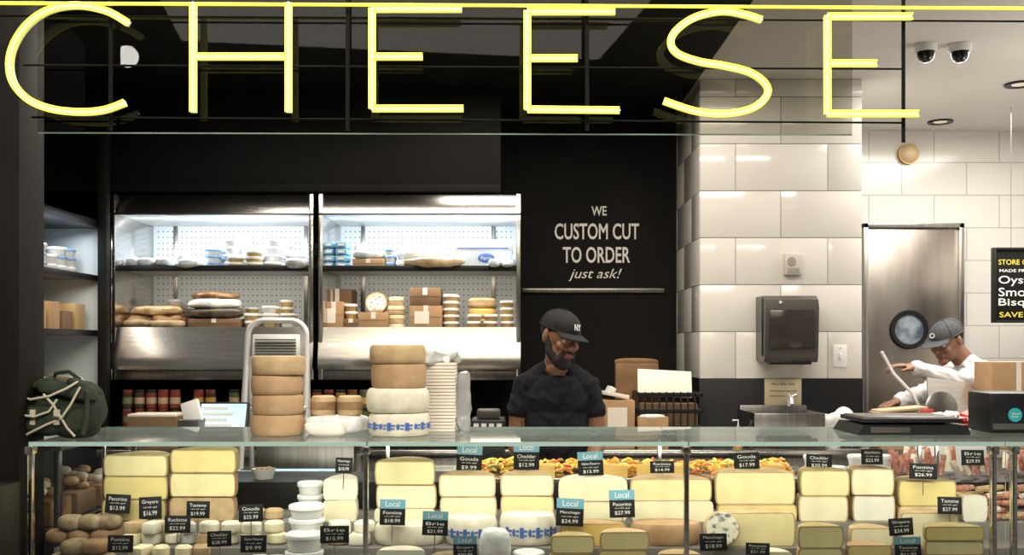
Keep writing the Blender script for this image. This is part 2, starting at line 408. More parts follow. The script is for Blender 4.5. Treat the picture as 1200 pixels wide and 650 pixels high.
for j in range(3): m.cyl((fx(565),5.5,zd+j*.055),.075,.052,[R_OLV,C_ORG,R_TAN][j],bev=.012)
m.done('stacked_cheese_rounds')
tubs('stacked_deli_tubs',546,604,zd,3,[2,2,4],r=.036,h=.036,d=5.38,body=[AMB3,TUB,AMB],rows=1)
# ---------------------------------------------------------------- left side cabinet
m=M(); xa=-2.12; xl=-2.75; ya=4.3; yb2=5.27; zt=2.17
m.box(xl,xa,ya,yb2,0,1.2,PLASTICBLK); m.box(xl,xa+.01,ya,yb2,zt-.02,zt+.02,PLASTICBLK)
m.box(xl,xl+.02,ya,yb2,1.2,zt,FROST); m.box(xl,xa,yb2-.02,yb2,1.2,zt,FROST)
for z in (1.62,1.9): m.box(xl+.02,xa-.02,ya,yb2-.02,z-.012,z,STEELD); m.box(xa-.02,xa,ya,yb2,z-.02,z+.01,PLASTICBLK)
m.box(xa-.03,xa,ya,ya+.03,1.2,zt,PLASTICBLK)
m.box(xa-.02,xa,ya,yb2,1.2,1.24,STEEL)
m.done('side_cabinet')
M().box(-2.105,-2.06,5.2,5.25,0,CZ-.021,BLACK).done('black_post')
m=M()
for i in range(8):
    y=ya+.1+i*.108
    for j in range(random.choice([2,3])): deli_tub(m,-2.25,y,1.9+j*.045,.05,.045,random.choice([LID,LIDB]),TUB)
m.done('reflected_deli_tubs')  # added tubs stand in for the fridge shelf mirrored in the glass
m=M()
for i in range(6):
    y=ya+.12+i*.145
    m.cbox((-2.27,y,1.62+.05+.02*(i%2)),(.2,.12,.1+.04*(i%2)),[KRAFT,KRAFTD,AMB2][i%3])
    m.blob((-2.27,y,1.2+.075),(.12,.07,.075),[TANB,R_BRN,WBR][i%3],.7,.2); m.blob((-2.27,y+.03,1.37),(.11,.07,.035),[KRAFTD,PLB][i%2],.7,.2)
m.done('reflected_boxes')  # added boxes and bags, also standing in for mirrored fridge stock
# ---------------------------------------------------------------- back counter
BC=1.05
m=M(); m.box(-2.0,3.4,4.92,5.27,BC-.04,BC,STEEL,bev=.004); m.box(-1.98,3.38,4.96,5.27,.1,BC-.04,STEELD); m.box(-1.98,3.38,5.0,5.27,0,.1,PLASTICBLK)
for x in (-1.2,-.3,.6,1.5,2.4): m.box(x-.4,x+.4,4.95,4.96,.15,BC-.08,STEEL,bev=.003); m.tube([(x-.1,4.93,.85),(x+.1,4.93,.85)],.008,ALU)
m.done('back_counter')
m=M()
cols=[mat('jar_red',(.14,.025,.015),.3),mat('jar_green',(.05,.07,.02),.3),mat('jar_gold',(.22,.12,.03),.3),mat('jar_dark',(.04,.02,.01),.3)]
labs=[mat('lab_tan',(.3,.22,.13),.6),mat('lab_gold',(.35,.2,.04),.6),mat('lab_green',(.1,.13,.05),.6)]
for j in range(3):
    for i in range(21):
        x=-1.98+i*.060; c=random.choice(cols); z=BC+j*.093
        if random.random()<.12: continue
        m.cyl((x+.03,5.2,z),.026,.076,c,seg=14); m.cyl((x+.03,5.2,z+.02),.0265,.033,random.choice(labs),seg=14); m.cyl((x+.03,5.2,z+.076),.025,.014,random.choice([STEELD,PLASTICBLK,cols[0]]),seg=14)
m.box(-2.0,-.70,5.15,5.26,BC+.092,BC+.0935,STEELD,bev=0)
m.done('preserve_jars')
carton('cardboard_box',240,286,BC,.2,KRAFTD,d=4.98,dep=.14)
# ---------------------------------------------------------------- step ladder
m=M(); d=4.62; xl,xr=WX(288,d),WX(357,d); zt=WZ(375,d)
def arch(y0,y1,zt,xl,xr):
    P=[(xl-.03,y0,0),(xl,y1,zt-.07)]
    for a in range(1,8):
        q=a/8*math.pi/2; P.append((xl+.07*(1-math.cos(q)),y1,zt-.07+.07*math.sin(q)))
    P.append((xl+.07,y1,zt)); P.append((xr-.07,y1,zt))
    for a in range(1,8):
        q=a/8*math.pi/2; P.append((xr-.07+.07*math.sin(q),y1,zt-.07+.07*math.cos(q)))
    P+=[(xr,y1,zt-.07),(xr+.03,y0,0)]
    return P
m.tube(arch(4.42,4.66,zt,xl,xr),.0135,ALU,10)
for x in (xl,xr): m.tube([(x,4.82,0.0),(x,4.68,1.5)],.011,ALU,8)
for i,z in enumerate((.35,.68,1.0,1.28)):
    y=4.42+.24*z/zt; m.box(xl-.015,xr+.015,y-.05,y+.06,z-.02,z,ALU,bev=.004)
    for k in range(6): m.box(xl,xr,y-.04+k*.018,y-.032+k*.018,z,z+.003,PLASTICGR,bev=0)
z=WZ(407,d); m.cbox(((xl+xr)/2,4.64,z),(xr-xl-.05,.02,.12),mat('ladder_plate',(.6,.6,.58),.4,.2),(R(-8),0,0),.006)
for k in range(7): m.box(xl+.04,xr-.04,4.622,4.63,z-.045+k*.013,z-.04+k*.013,PLASTICGR,bev=0)
m.done('step_ladder')

# ---------------------------------------------------------------- display case
m=M(); FY=2.90; GZ=1.272; XL=-1.37; XR=1.95
BODY=mat('case_body',(.03,.03,.03),.4)
m.box(XL,XR,FY-.02,3.78,.1,.84,BODY); m.box(XL+.02,XR-.02,FY+.03,3.74,0,.1,PLASTICBLK)
m.box(XL,XR,FY-.02,FY+.01,.80,.87,STEEL)
DK=mat('deck_grey',(.18,.17,.155),.4)
m.box(XL+.01,XR-.01,FY+.01,3.04,.84,.90,DK,bev=.002); m.box(XL+.01,XR-.01,3.04,3.19,.84,.95,DK,bev=.002)
m.box(XL+.01,XR-.01,3.19,3.46,.84,1.0,DK,bev=.002); m.box(XL+.01,XR-.01,3.46,3.76,.84,1.09,PLASTICBLK,bev=.002)
for px in (34,428,805,1166,1190):
    x=WX(px,FY); m.box(x-.007,x+.007,FY+.002,FY+.022,.86,GZ-.006,STEEL,bev=.002); m.box(x-.006,x+.006,3.43,3.445,1.0,GZ-.006,STEEL,bev=.002)
    m.box(x-.012,x+.012,FY-.004,FY+.03,GZ-.03,GZ-.006,STEEL,bev=.003)
m.box(XL+.05,XR-.05,3.40,3.43,GZ-.03,GZ-.006,STEELD)
m.done('cheese_display_case')
m=M()
edges=[XL]+[WX(px,FY) for px in (430,807,1178)]+[XR]
for a,b in zip(edges[:-1],edges[1:]):
    m.box(a+.002,b-.002,FY+.002,3.45,GZ-.005,GZ+.005,GLT,bev=0)
    m.box(a+.002,b-.002,FY-.002,FY+.002,GZ-.006,GZ+.006,GREENEDGE,bev=0); m.box(a+.002,b-.002,3.45,3.452,GZ-.005,GZ+.005,GREENEDGE,bev=0)
    m.box(a+.004,b-.004,FY-.012,FY-.008,.875,GZ-.012,GLF,bev=0)
m.done('case_glass')
TOPZ=GZ+.0055
m=M(); 
for z in (.62,.98): m.box(-2.0,-1.40,3.16,3.85,z-.02,z,STEELD); m.box(-1.40,-1.392,3.16,3.85,z-.03,z+.015,STEEL)
for x in (-1.98,-1.41):
    for y in (3.18,3.83): m.box(x-.01,x+.01,y-.01,y+.01,0,1.24,STEELD)
m.box(-2.0,-1.39,3.16,3.85,1.225,1.24,STEELD)
m.done('side_shelf_unit')
m=M()
for k in range(3):
    y=3.3+k*.2
    m.cbox((-1.55,y,.98+.04),(.2,.16,.08),[WBR,KRAFTD,KRAFT][k],bev=.01)
    for q in range(12): m.blob((-1.55+random.uniform(-.08,.08),y+random.uniform(-.06,.06),1.07+random.uniform(0,.03)),(.025,.02,.015),random.choice([R_TAN,R_WHT,R_BRN]),.9,.2,20,10)
m.done('cracker_baskets')
m=M(); m.box(-1.3,1.9,3.88,4.36,.91,.95,STEEL,bev=.004)
for x in (-1.25,-.6,.6,1.85):
    for y in (3.92,4.32): m.box(x-.02,x+.02,y-.02,y+.02,0,.91,STEELD)
m.box(-1.25,1.85,3.92,4.32,.3,.33,STEELD); m.done('work_table')

# ---------------------------------------------------------------- cheeses
def prof(Rr,h,b,n=6):
    P=[(0,0)]
    for i in range(n+1):
        t=-math.pi/2+math.pi*i/n; P.append((Rr-b+b*sgn(math.cos(t),.7),h/2+h/2*sgn(math.sin(t),.8)))
    P.append((0,h)); return P
def half(x0,x1,z,h,d,dep,paste,rind,b=.012,name='cheese_half_wheel',tilt=0):
    m=M(); Rr=(x1-x0)/2; cx=(x0+x1)/2; P=prof(Rr,h,b)
    mx=Matrix.Diagonal((1,dep/Rr,1,1))
    rz=Matrix.Rotation(tilt,4,'Z')
    m.lathe(P,(cx,d,z),rind,22,rz@mx,0,math.pi)
    Q=[(p[0],p[1]) for p in P[1:-1]]
    pts=[(q[0],q[1]) for q in Q]+[(-q[0],q[1]) for q in Q[::-1]]
    m.add([(x,0,zz) for x,zz in pts],[list(range(len(pts)))],rind,Matrix.Translation((cx,d,z))@rz,False)
    ins=.0025 if rind is R_WHT else .004
    sx=(Rr-ins)/Rr; sz=(h-2*ins*.8)/h
    m.add([(x*sx,-.0006,(zz-h/2)*sz+h/2) for x,zz in pts],[list(range(len(pts)))],paste,Matrix.Translation((cx,d,z))@rz,False)
    return m.done(name,fix=True)
def whole(cx,cy,z,Rr,h,rind,b=.014,name='cheese_wheel',label=None):
    m=M(); P=prof(Rr,h,b,8); m.lathe(P,(cx,cy,z),rind,36)
    if label:
        n=22
        for i in range(n):
            a=math.pi+math.pi*(i+.5)/n
            mx=Matrix.Translation((cx+(Rr+.0012)*math.cos(a),cy+(Rr+.0012)*math.sin(a),z+h*.45))@Matrix.Rotation(a+math.pi/2,4,'Z')
            w_=Rr*.07
            if i%4==1: m.add([(-w_,0,-h*.17),(w_,0,-h*.17),(w_,0,h*.17),(-w_,0,h*.17)],[[0,1,2,3]],label,mx,False)
            elif i%4==3: m.blob(mx@Vector((0,0,0)),(w_*.9,.001,h*.13),label,1,0,8,10)
            else: m.add([(-w_,0,.02*h),(w_*.8,0,.02*h),(w_*.8,0,h*.09),(-w_,0,h*.09)],[[0,1,2,3]],label,mx,False); m.add([(-w_,0,-.12*h),(w_*.5,0,-.12*h),(w_*.5,0,-h*.06),(-w_,0,-h*.06)],[[0,1,2,3]],label,mx,False)
    return m.done(name)
ROW={'r':(3.2,1.0,.15),'m':(3.055,.95,.10),'f':(2.935,.90,.085)}
def stack(px0,px1,row,items):
    d,zb,dep=ROW[row]
    z=zb
    for it in items:
        hp,paste,rind=it[:3]; h=hp*d/1200
        j=random.uniform(-1.5,1.5)
        x0,x1=WX(px0+j+1,d),WX(px1+j-1,d)
        half(x0,x1,z,h,d+random.uniform(0,.008),dep,paste,rind,b=it[3] if len(it)>3 else .009,tilt=random.uniform(-.03,.03))
        z+=h
    return z
stack(118,196,'r',[(26,C_YEL,R_BRN),(27,C_YEL,R_OLV),(25,C_PALE,R_OLV)])
stack(198,278,'r',[(29,R_TAN,R_BRN,.016),(28,C_PALE,R_BRN),(27,C_YEL,R_OLV)])
stack(376,418,'r',[(25,C_IVO,R_WHT),(25,C_WHT,R_WHT)])
stack(438,511,'r',[(15,C_IVO,R_WHT),(28,C_IVO,R_TAN),(28,C_PALE,R_OLV)])
stack(513,582,'r',[(4,C_IVO,R_WHT),(25,C_IVO,R_TAN),(26,C_IVO,R_TAN)])
stack(585,650,'r',[(5,C_IVO,R_WHT),(25,C_PALE,R_TAN),(25,C_IVO,R_TAN)])
stack(653,736,'r',[(24,C_IVO,R_TAN),(26,C_IVO,R_WHT)])
stack(738,836,'r',[(24,C_IVO,R_WHT),(26,C_PALE,R_TAN)])
stack(838,934,'r',[(20,C_YEL,R_TAN),(38,C_PALE,R_TAN)])
stack(936,996,'r',[(30,C_IVO,R_TAN),(30,C_PALE,R_OLV)])
stack(998,1050,'r',[(31,C_WHT,R_TAN),(31,C_IVO,R_TAN)])
stack(1053,1124,'r',[(18,C_PALE,R_TAN),(30,C_YEL,R_OLV)])
stack(1127,1158,'r',[(30,C_WHT,R_WHT)])
def mid_whole(px0,px1,hp,rind,label=None,d=3.055):
    Rr=(px1-px0)/2*(d+.02)/1200
    m_=whole(WX((px0+px1)/2,d+.03),d+.065,.95,Rr,hp*d/1200,rind,label=label)
    m_.scale=(1,.065/Rr if Rr>.065 else 1,1)
    return m_
mid_whole(437,519,24,R_WHT)
mid_whole(521,583,33,R_WHT,label=BLUE)
mid_whole(585,652,36,R_WHT,label=BLUE)
stack(655,736,'m',[(27,C_ORG,R_ORN)])
mid_whole(740,824,26,R_ORN)
stack(839,935,'m',[(40,C_PALE,R_TAN)])
stack(997,1050,'m',[(22,C_IVO,R_TAN)])
stack(1053,1124,'m',[(40,C_IVO,R_TAN)])
m=M(); m.cyl((WX(846,3.03),3.05,.95+.055),.053,.03,R_TAN,mx=Matrix.Rotation(R(78),4,'X'),bev=.004); m.cyl((WX(846,3.03),3.021,.95+.061),.048,.003,C_BLU,mx=Matrix.Rotation(R(78),4,'X')); m.done('blue_cheese_wheel')
stack(440,500,'f',[(26,C_WHT,R_WHT)])
stack(500,560,'f',[(20,C_WHT,R_GRY)])
stack(643,697,'f',[(22,C_PALE,R_OLV),(21,C_PALE,R_OLV)])
stack(701,762,'f',[(26,C_YEL,R_ORN),(21,C_PALE,R_TAN)])
stack(770,825,'f',[(22,C_IVO,R_TAN)])
stack(934,990,'f',[(28,C_PALE,R_TAN),(26,C_PALE,R_OLV)])
stack(991,1046,'f',[(18,C_PALE,R_ORN),(14,C_YEL,R_ORN)])
stack(1084,1156,'f',[(20,C_YEL,R_TAN),(17,C_PALE,R_TAN),(17,C_YEL,R_OLV)])
stack(878,930,'f',[(24,C_IVO,R_WHT)])
m=M()
m.blob((WX(580,2.95),2.98,.90+.06),(.045,.035,.062),PLB,.6,.2); m.box(WX(568,2.94),WX(592,2.94),2.935,2.94,.92,.945,RED); m.done('wrapped_cheese_ball')
def tubpile(px0,px1,d,zb,n,lev,r,h):
    m=M()
    for i in range(n):
        for j in range(lev[i%len(lev)]): deli_tub(m,WX(px0+(px1-px0)*(i+.5)/n,d),d+.045,zb+j*h,r,h,LID,TUBW)
    return m.done('cheese_tubs')
tubpile(330,376,2.97,.90,1,[2],.055,.05); tubpile(334,378,3.06,.95,1,[3],.053,.04); tubpile(345,376,3.2,1.0,1,[3],.04,.04)
tubpile(600,640,2.95,.90,1,[1],.045,.05)
m=M()
for (px,py,d,zb) in [(75,0,3.0,.9),(100,0,2.98,.9),(122,0,3.0,.9),(88,1,2.99,.9),(112,1,2.99,.9),(70,0,3.11,.95),(95,0,3.11,.95),(120,0,3.11,.95),(83,1,3.11,.95),(108,1,3.11,.95),(140,0,3.12,.95),(128,1,3.12,.95)]:
    m.blob((WX(px,d),d,zb+.022+py*.042),(.036,.034,.023),random.choice([R_GRY,R_BRN,R_GRY]),.7,.2,20,18)
m.done('rustic_cheese_rounds')
def pile(name,px0,px1,row,mats,n,lev):
    d,zb,_=ROW[row]; m=M(); w=(px1-px0)/n*d/1200
    for j in range(lev):
        for i in range(n):
            c=(WX(px0,d)+w*(i+.5)+random.uniform(-.006,.006),d+.04+random.uniform(0,.02),zb+.018+j*.034)
            if random.random()<.5: m.cyl((c[0],c[1],c[2]-.018),w*.45,.034,random.choice(mats),bev=.006,seg=18)
            else: m.cbox(c,(w*.85,.07,.034),random.choice(mats),(0,0,random.uniform(-.3,.3)),.006)
    return m.done(name)
WW=[C_WHT,R_WHT,C_IVO,PLB,R_TAN]
pile('small_goat_cheeses',143,225,'m',WW,4,2); pile('small_goat_cheeses',226,330,'m',[C_WHT,C_IVO,R_WHT,R_TAN],4,2)
pile('small_goat_cheeses',150,240,'f',WW,4,2); pile('small_goat_cheeses',242,330,'f',WW,4,1)
pile('small_goat_cheeses',380,436,'m',[C_WHT,C_IVO,R_TAN],2,2); pile('small_goat_cheeses',380,436,'f',WW,2,1)
pile('small_goat_cheeses',282,330,'r',[C_IVO,R_TAN],2,1)
# antipasto tray
m=M(); x0,x1=WX(548,3.55),WX(935,3.55)
m.box(x0,x1,3.48,3.74,1.09,1.10,STEEL); 
for i in range(420):
    x=random.uniform(x0+.02,x1-.02); y=random.uniform(3.5,3.72); z=1.11+random.uniform(0,.03)
    c=PEP[random.choices([0,1,2,3],[4,5,.7,1.2])[0]]
    a=random.uniform(0,6.28); L=random.uniform(.012,.028)
    dx,dy=L*math.cos(a),L*math.sin(a)
    m.tube([(x-dx,y-dy,z),(x,y,z+.006),(x+dx,y+dy,z+random.uniform(-.004,.008))],[.003,.006,.003],c,6)
m.done('antipasto_tray')
m=M(); 
for (a,b) in [(625,650),(700,735),(745,800),(890,920)]:
    xa_,xb_=WX(a,3.5),WX(b,3.5); V=[(xa_,3.47,1.10),(xb_,3.49,1.10),(xb_,3.6,1.10),(xa_,3.47,1.15),(xb_,3.49,1.14),(xb_,3.6,1.14)]
    m.add(V,[[0,1,4,3],[1,2,5,4],[0,3,5,2],[3,4,5],[0,2,1]],C_ORG,None,False)
m.done('cheddar_wedges')
m=M()
for i in range(60):
    x=random.uniform(WX(1050,3.55),WX(1230,3.55)); y=random.uniform(3.5,3.72)
    m.tube([(x,y,1.105),(x+random.uniform(-.02,.02),y+.01,1.14+random.uniform(0,.05))],.011,random.choice([SAL,R_WHT,SAL]),8)
m.done('charcuterie_sticks')
m=M()
for i in range(26):
    a=random.uniform(-.3,.3); x=random.uniform(WX(1130,3.2),WX(1230,3.2)); z=1.012+random.randint(0,4)*.022
    m.tube([(x-.05,3.22,z),(x,3.24+a*.05,z),(x+.05,3.26,z)],[.008,.012,.008],random.choice([SAL,R_WHT,R_TAN]),8)
m.done('dried_sausages')
tubpile(945,1050,3.53,1.09,4,[2,1,2,2],.035,.04)

# ---------------------------------------------------------------- price tags
NM=["Gouda","Cheddar","Alpine Reserve","Fontina","Brie","Manchego","Pecorino","Gruyere","Tomme","Raclette"]
def tag(px,py,d,local=False,w=32,h=24,i=0,stalk=.05):
    k=d/1200; m=M(); x=WX(px,d); z=WZ(py,d); W_=w*k; H_=h*k; rz=random.uniform(-.12,.12)
    T=Matrix.Translation((x,d,z))@Matrix.Rotation(rz,4,'Z')@Matrix.Rotation(R(-6),4,'X')@Matrix.Rotation(random.uniform(-.04,.04),4,'Y')
    m.box(-W_/2,W_/2,0,.002,-H_/2,H_/2,CARD,bev=.0008,mx=T)
    hh=H_*.36 if local else 0
    if local:
        m.box(-W_/2,W_/2,-.001,.002,H_/2-hh,H_/2,LOCAL,bev=0,mx=T); m.text('Local',(0,0,0),W_*.55,hh*.58,CHALK,mx=T@Matrix.Translation((0,-.0016,H_/2-hh/2)))
    top=H_/2-hh; rem=H_-hh
    nm=NM[i%len(NM)]
    m.text(nm,(0,0,0),W_*.72,rem*.2,CHALK,mx=T@Matrix.Translation((0,-.001,top-rem*.24)))
    m.text('raw milk, aged',(0,0,0),W_*.6,rem*.1,CHALK,mx=T@Matrix.Translation((0,-.001,top-rem*.47)))
    m.text(f"${9+i*3%22}.99",(0,0,0),W_*.6,rem*.24,CHALK,mx=T@Matrix.Translation((0,-.001,top-rem*.74)))
    m.tube([T@Vector((0,.003,0)),T@Vector((0,.003,-H_/2-stalk))],.0015,STEELD,6)
    m.done('price_tag')
tg=[(550,537,3.34,1,30,32),(617,534,3.34,1,30,32),(692,543,3.30,1,30,28),(460,600,3.04,1,30,30),(510,613,3.0,1,30,28),(668,600,3.04,1,32,32),(729,590,3.1,1,30,32),(545,641,2.92,1,28,26),(1064,641,2.92,1,30,24),
(776,547,3.28,0,28,14),(875,540,3.3,0,30,20),(960,541,3.3,0,30,18),(1022,535,3.3,0,26,18),(1082,552,3.18,0,32,18),(1140,536,3.3,0,26,18),(403,545,3.19,0,20,18),
(138,590,3.18,0,30,22),(176,595,3.18,0,26,26),(232,597,3.04,0,28,20),(208,614,3.02,0,30,20),(294,601,3.04,0,28,20),(257,631,2.92,0,28,18),(297,637,2.92,0,30,20),(141,637,2.92,0,30,20),(392,626,2.92,0,34,20),
(836,635,2.925,0,32,20),(888,643,2.92,0,28,14),(1056,617,3.0,0,30,20),(1113,592,3.04,0,28,20)]
for i,(px,py,d,lo,w,h) in enumerate(tg): tag(px,py,d,bool(lo),w,h,i)

# ---------------------------------------------------------------- on top of the glass
def wheelstack(cx,d,items):
    z=TOPZ; 
    for (rp,hp,mt,b,lab) in items:
        h=hp*d/1200; whole(WX(cx+random.uniform(-1.5,1.5),d),d,z,rp*d/1200,h,mt,b=b,label=lab); z+=h
    return z
wheelstack(326,3.15,[(31,24,R_ORN,.010,None),(30,23,R_ORN,.010,None),(30,23,R_ORN,.012,None),(31,22,R_TAN,.010,None)])
wheelstack(467,3.15,[(36,26,R_WHT,.012,BLUE),(37,29,R_WHT,.020,None),(32,28,R_ORN,.008,None),(33,22,R_TAN,.012,None)])
m=M()
for px in (379,410):
    m.lathe(prof(.040,.062,.010),(WX(px,3.2),3.2,TOPZ+.055),R_TAN,26)
    m.lathe([(.0405,.02),(.041,.022),(.041,.042),(.0405,.044)],(WX(px,3.2),3.2,TOPZ+.055),R_BRN,26)
m.blob((WX(394,3.2),3.2,TOPZ+.028),(.095,.06,.029),PLB,.5,.2); m.blob((WX(385,3.2),3.14,TOPZ+.02),(.06,.04,.02),PAPER,.5,.4,16); m.done('small_cheese_rounds_on_wrap')
m=M(); x0,x1=WX(499,3.3),WX(535,3.3); z=TOPZ
while z<TOPZ+.22: m.box(x0+random.uniform(0,.003),x1-random.uniform(0,.003),3.25,3.38,z,z+.0085,PAPER,bev=.001); m.box(x0+.003,x1-.003,3.253,3.377,z+.0085,z+.0105,KRAFT,bev=0); z+=.0105
m.blob(((x0+x1)/2,3.3,z+.014),(.052,.06,.022),PLB,.6,.6,30,26); m.done('deli_paper_stack')
m=M(); m.blob((WX(543,3.3),3.33,TOPZ+.09),(.024,.04,.09),glassmat('clear_bag',(.9,.92,.92),.1,.15,diff=.3,dcol=(.8,.8,.8)),.7,.4,25,26); m.done('plastic_bag')
m=M(); d=3.25; x0,x1=WX(990,d),WX(1118,d); 
m.poly([(x0,TOPZ),(x1,TOPZ),(x1-.01,TOPZ+.03),(x0+.02,TOPZ+.03)],d-.12,d+.12,PLASTICBLK); m.box(x0+.02,x1-.02,d-.11,d+.11,TOPZ+.036,TOPZ+.050,PLASTICBLK,bev=.003); m.box(x0+.05,x1-.05,d-.05,d+.05,TOPZ+.028,TOPZ+.038,PLASTICBLK)
m.box(x0+.03,x1-.03,d-.10,d+.10,TOPZ+.050,TOPZ+.053,PLASTICGR); m.box(x0+.04,x0+.16,d-.123,d-.11,TOPZ+.006,TOPZ+.024,PLASTICGR); m.done('counter_scale')
m=M(); m.box(WX(1160,3.2),WX(1225,3.2),3.2,3.36,TOPZ,WZ(460,3.2),PLASTICBLK,bev=.008); m.box(WX(1163,3.2),WX(1222,3.2),3.196,3.2,TOPZ+.01,TOPZ+.03,PLASTICGR)
m.cyl((WX(1189,3.2),3.198,WZ(486,3.2)),.022,.003,TEAL,mx=Matrix.Rotation(R(90),4,'X')); m.text('Good\nfood',(WX(1189,3.2),3.193,WZ(486,3.2)),.026,.016,CHALK); m.done('receipt_printer')
# backpack
m=M(); OL=mat('canvas_green',(.010,.017,.009),.85,col2=(.024,.034,.02),scale=14,bump=.8,spec=.3); ROPE=mat('cream_webbing',(.42,.38,.28),.8); cx=WX(78,3.12); y=3.12; z=TOPZ
m.blob((cx+.01,y,z+.075),(.103,.085,.077),OL,.62,.25,14,36)
m.blob((cx-.035,y-.075,z+.055),(.065,.04,.048),OL,.6,.2,14,24)
m.blob((cx+.05,y-.07,z+.05),(.045,.035,.04),OL,.6,.2,14,24)
m.blob((cx+.01,y-.01,z+.14),(.098,.08,.028),OL,.75,.4,16,28,(0,R(10),0))
m.blob((cx-.05,y-.04,z+.158),(.04,.04,.016),OL,.8,.4,16,18,(0,R(-20),0))
m.blob((cx+.05,y-.04,z+.158),(.035,.03,.014),OL,.8,.4,16,18,(0,R(20),0))
for P in ([(-.085,-.09,.12),(-.055,-.118,.115),(.0,-.115,.125),(.04,-.10,.145),(.06,-.06,.165)],[(.075,-.08,.15),(.06,-.11,.10),(.035,-.115,.06),(-.01,-.12,.04),(-.05,-.12,.02),(-.08,-.11,.006)],[(-.105,-.04,.12),(-.11,-.09,.09),(-.085,-.12,.07),(-.04,-.125,.065),(0,-.118,.08),(.02,-.11,.115)],[(-.02,-.11,.13),(.01,-.115,.10),(.05,-.11,.03),(.07,-.105,.006)]):
    m.tube([(cx+a,y+b,z+c) for a,b,c in P],.0036,ROPE)
m.tube([(cx-.03,y-.02,z+.17),(cx-.02,y-.03,z+.19),(cx+.02,y-.03,z+.195),(cx+.05,y-.02,z+.17)],.006,OL)
m.tube([(cx+.07,y-.04,z+.15),(cx+.1,y-.09,z+.13),(cx+.11,y-.12,z+.06),(cx+.1,y-.12,z+.012)],.007,OL)
for s_ in (-.05,.02): m.box(cx+s_-.008,cx+s_+.008,y-.118,y-.106,z+.04,z+.085,ROPE); m.box(cx+s_-.011,cx+s_+.011,y-.121,y-.108,z+.055,z+.066,STEELD)
m.done('canvas_backpack')
m=M(); m.box(-1.47,-1.372,2.72,2.86,0,WZ(570,2.75),PLASTICBLK,bev=.004); m.box(-1.46,-1.382,2.716,2.72,.7,1.14,PLASTICGR); m.done('queue_pedestal')

# ---------------------------------------------------------------- behind-counter props
m=M(); d=4.05; xc=WX(261,d); TZ=.95; T=Matrix.Translation((xc,d,WZ(490,d)))@Matrix.Rotation(R(-22),4,'X')
m.box(-.1,.1,0,.02,-.07,.07,PLASTICBLK,bev=.006,mx=T); m.box(-.09,.09,-.002,0,-.06,.06,SCREEN,bev=0,mx=T)
for j in range(4):
    m.box(-.08,.02+.02*(j%2),-.003,-.002,.035-j*.024,.047-j*.024,WHITE,bev=0,mx=T)
m.tube([(xc,d+.03,WZ(490,d)),(xc,d+.06,TZ+.1),(xc,d+.06,TZ)],.014,PLASTICBLK); m.cyl((xc,d+.05,TZ),.08,.012,PLASTICBLK); m.done('pos_monitor')
m=M(); d=3.95; m.box(WX(208,d),WX(232,d),d,d+.2,TZ,WZ(492,d),PLASTICGR,bev=.004); m.cbox((WX(219,d),d+.06,WZ(484,d)),(.07,.02,.09),WHITE,(R(-20),R(-18),0)); m.done('card_reader')
m=M(); m.box(WX(150,4.98),WX(208,4.98),4.97,5.14,BC,WZ(488,4.98),KRAFTD,bev=.004); m.box(WX(150,4.98),WX(206,4.98),4.972,5.13,WZ(488,4.98),WZ(485,4.98),PAPER); m.done('paper_tray')
m=M(); d=4.0; x0,x1=WX(552,d),WX(592,d); m.box(x0,x1,d,d+.2,TZ,WZ(492,d),PLASTICBLK,bev=.006); m.box(x0+.02,x1-.02,d+.04,d+.1,WZ(492,d),WZ(480,d),PLASTICGR,bev=.01); 
for k in range(4): m.box(x0+.01+k*.03,x0+.03+k*.03,d-.002,d,WZ(500,d),WZ(496,d),WHITE,bev=0)
m.done('label_printer')
m=M(); d=4.0; m.box(WX(300,d),WX(415,d),d,d+.2,TZ,WZ(520,d),STEELD,bev=.004); m.box(WX(305,d),WX(410,d),d-.002,d,TZ+.05,TZ+.12,SCREEN,bev=0); m.done('deli_scale')
m=M(); m.lathe([(0,0),(.03,0),(.042,.035),(.04,.035),(.028,.004),(0,.004)],(WX(309,3.55),3.55,1.09),TUB,22)
for i in range(30): m.blob((WX(309,3.55)+random.uniform(-.025,.025),3.55+random.uniform(-.025,.025),1.115+random.uniform(0,.01)),(.008,.006,.006),R_ORN,1,0,8,8)
m.done('nut_bowl')
d=5.0
m=M(); x0,x1=WX(747,d),WX(824,d); z1=WZ(459,d); y0=d; y1=d+.22
m.box(x0,x1,y0,y1,BC,BC+.012,PLASTICBLK)
for (a,b,c_,e) in ((x0,x1,y0,y0+.008),(x0,x1,y1-.008,y1),(x0,x0+.008,y0,y1),(x1-.008,x1,y0,y1)):
    for zz in (BC+.01,BC+.09,BC+.17,z1-.025): m.box(a,b,c_,e,zz,zz+.022,PLASTICBLK)
n=9
for i in range(n+1):
    x=x0+(x1-x0-.008)*i/n; m.box(x,x+.008,y0,y0+.008,BC,z1,PLASTICBLK); m.box(x,x+.008,y1-.008,y1,BC,z1,PLASTICBLK)
m.cbox(((x0+x1)/2-.01,d+.12,WZ(450,d)),(.27,.012,.14),PAPER,(R(-25),R(3),0)); m.box(x0+.02,x1-.02,d+.03,d+.19,BC+.02,z1-.06,KRAFTD); m.done('milk_crate_with_papers')
BAGB=mat('bag_brown',(.16,.08,.028),.6,var=.3,scale=8,bump=.5)
m=M(); m.box(WX(723,5.15),WX(775,5.15),5.235,5.265,BC,WZ(425,5.2),BAGB,bev=.012); m.blob((WX(749,5.15),5.25,WZ(424,5.2)),(.11,.012,.02),BAGB,.7,.2); m.done('brown_paper_bag')
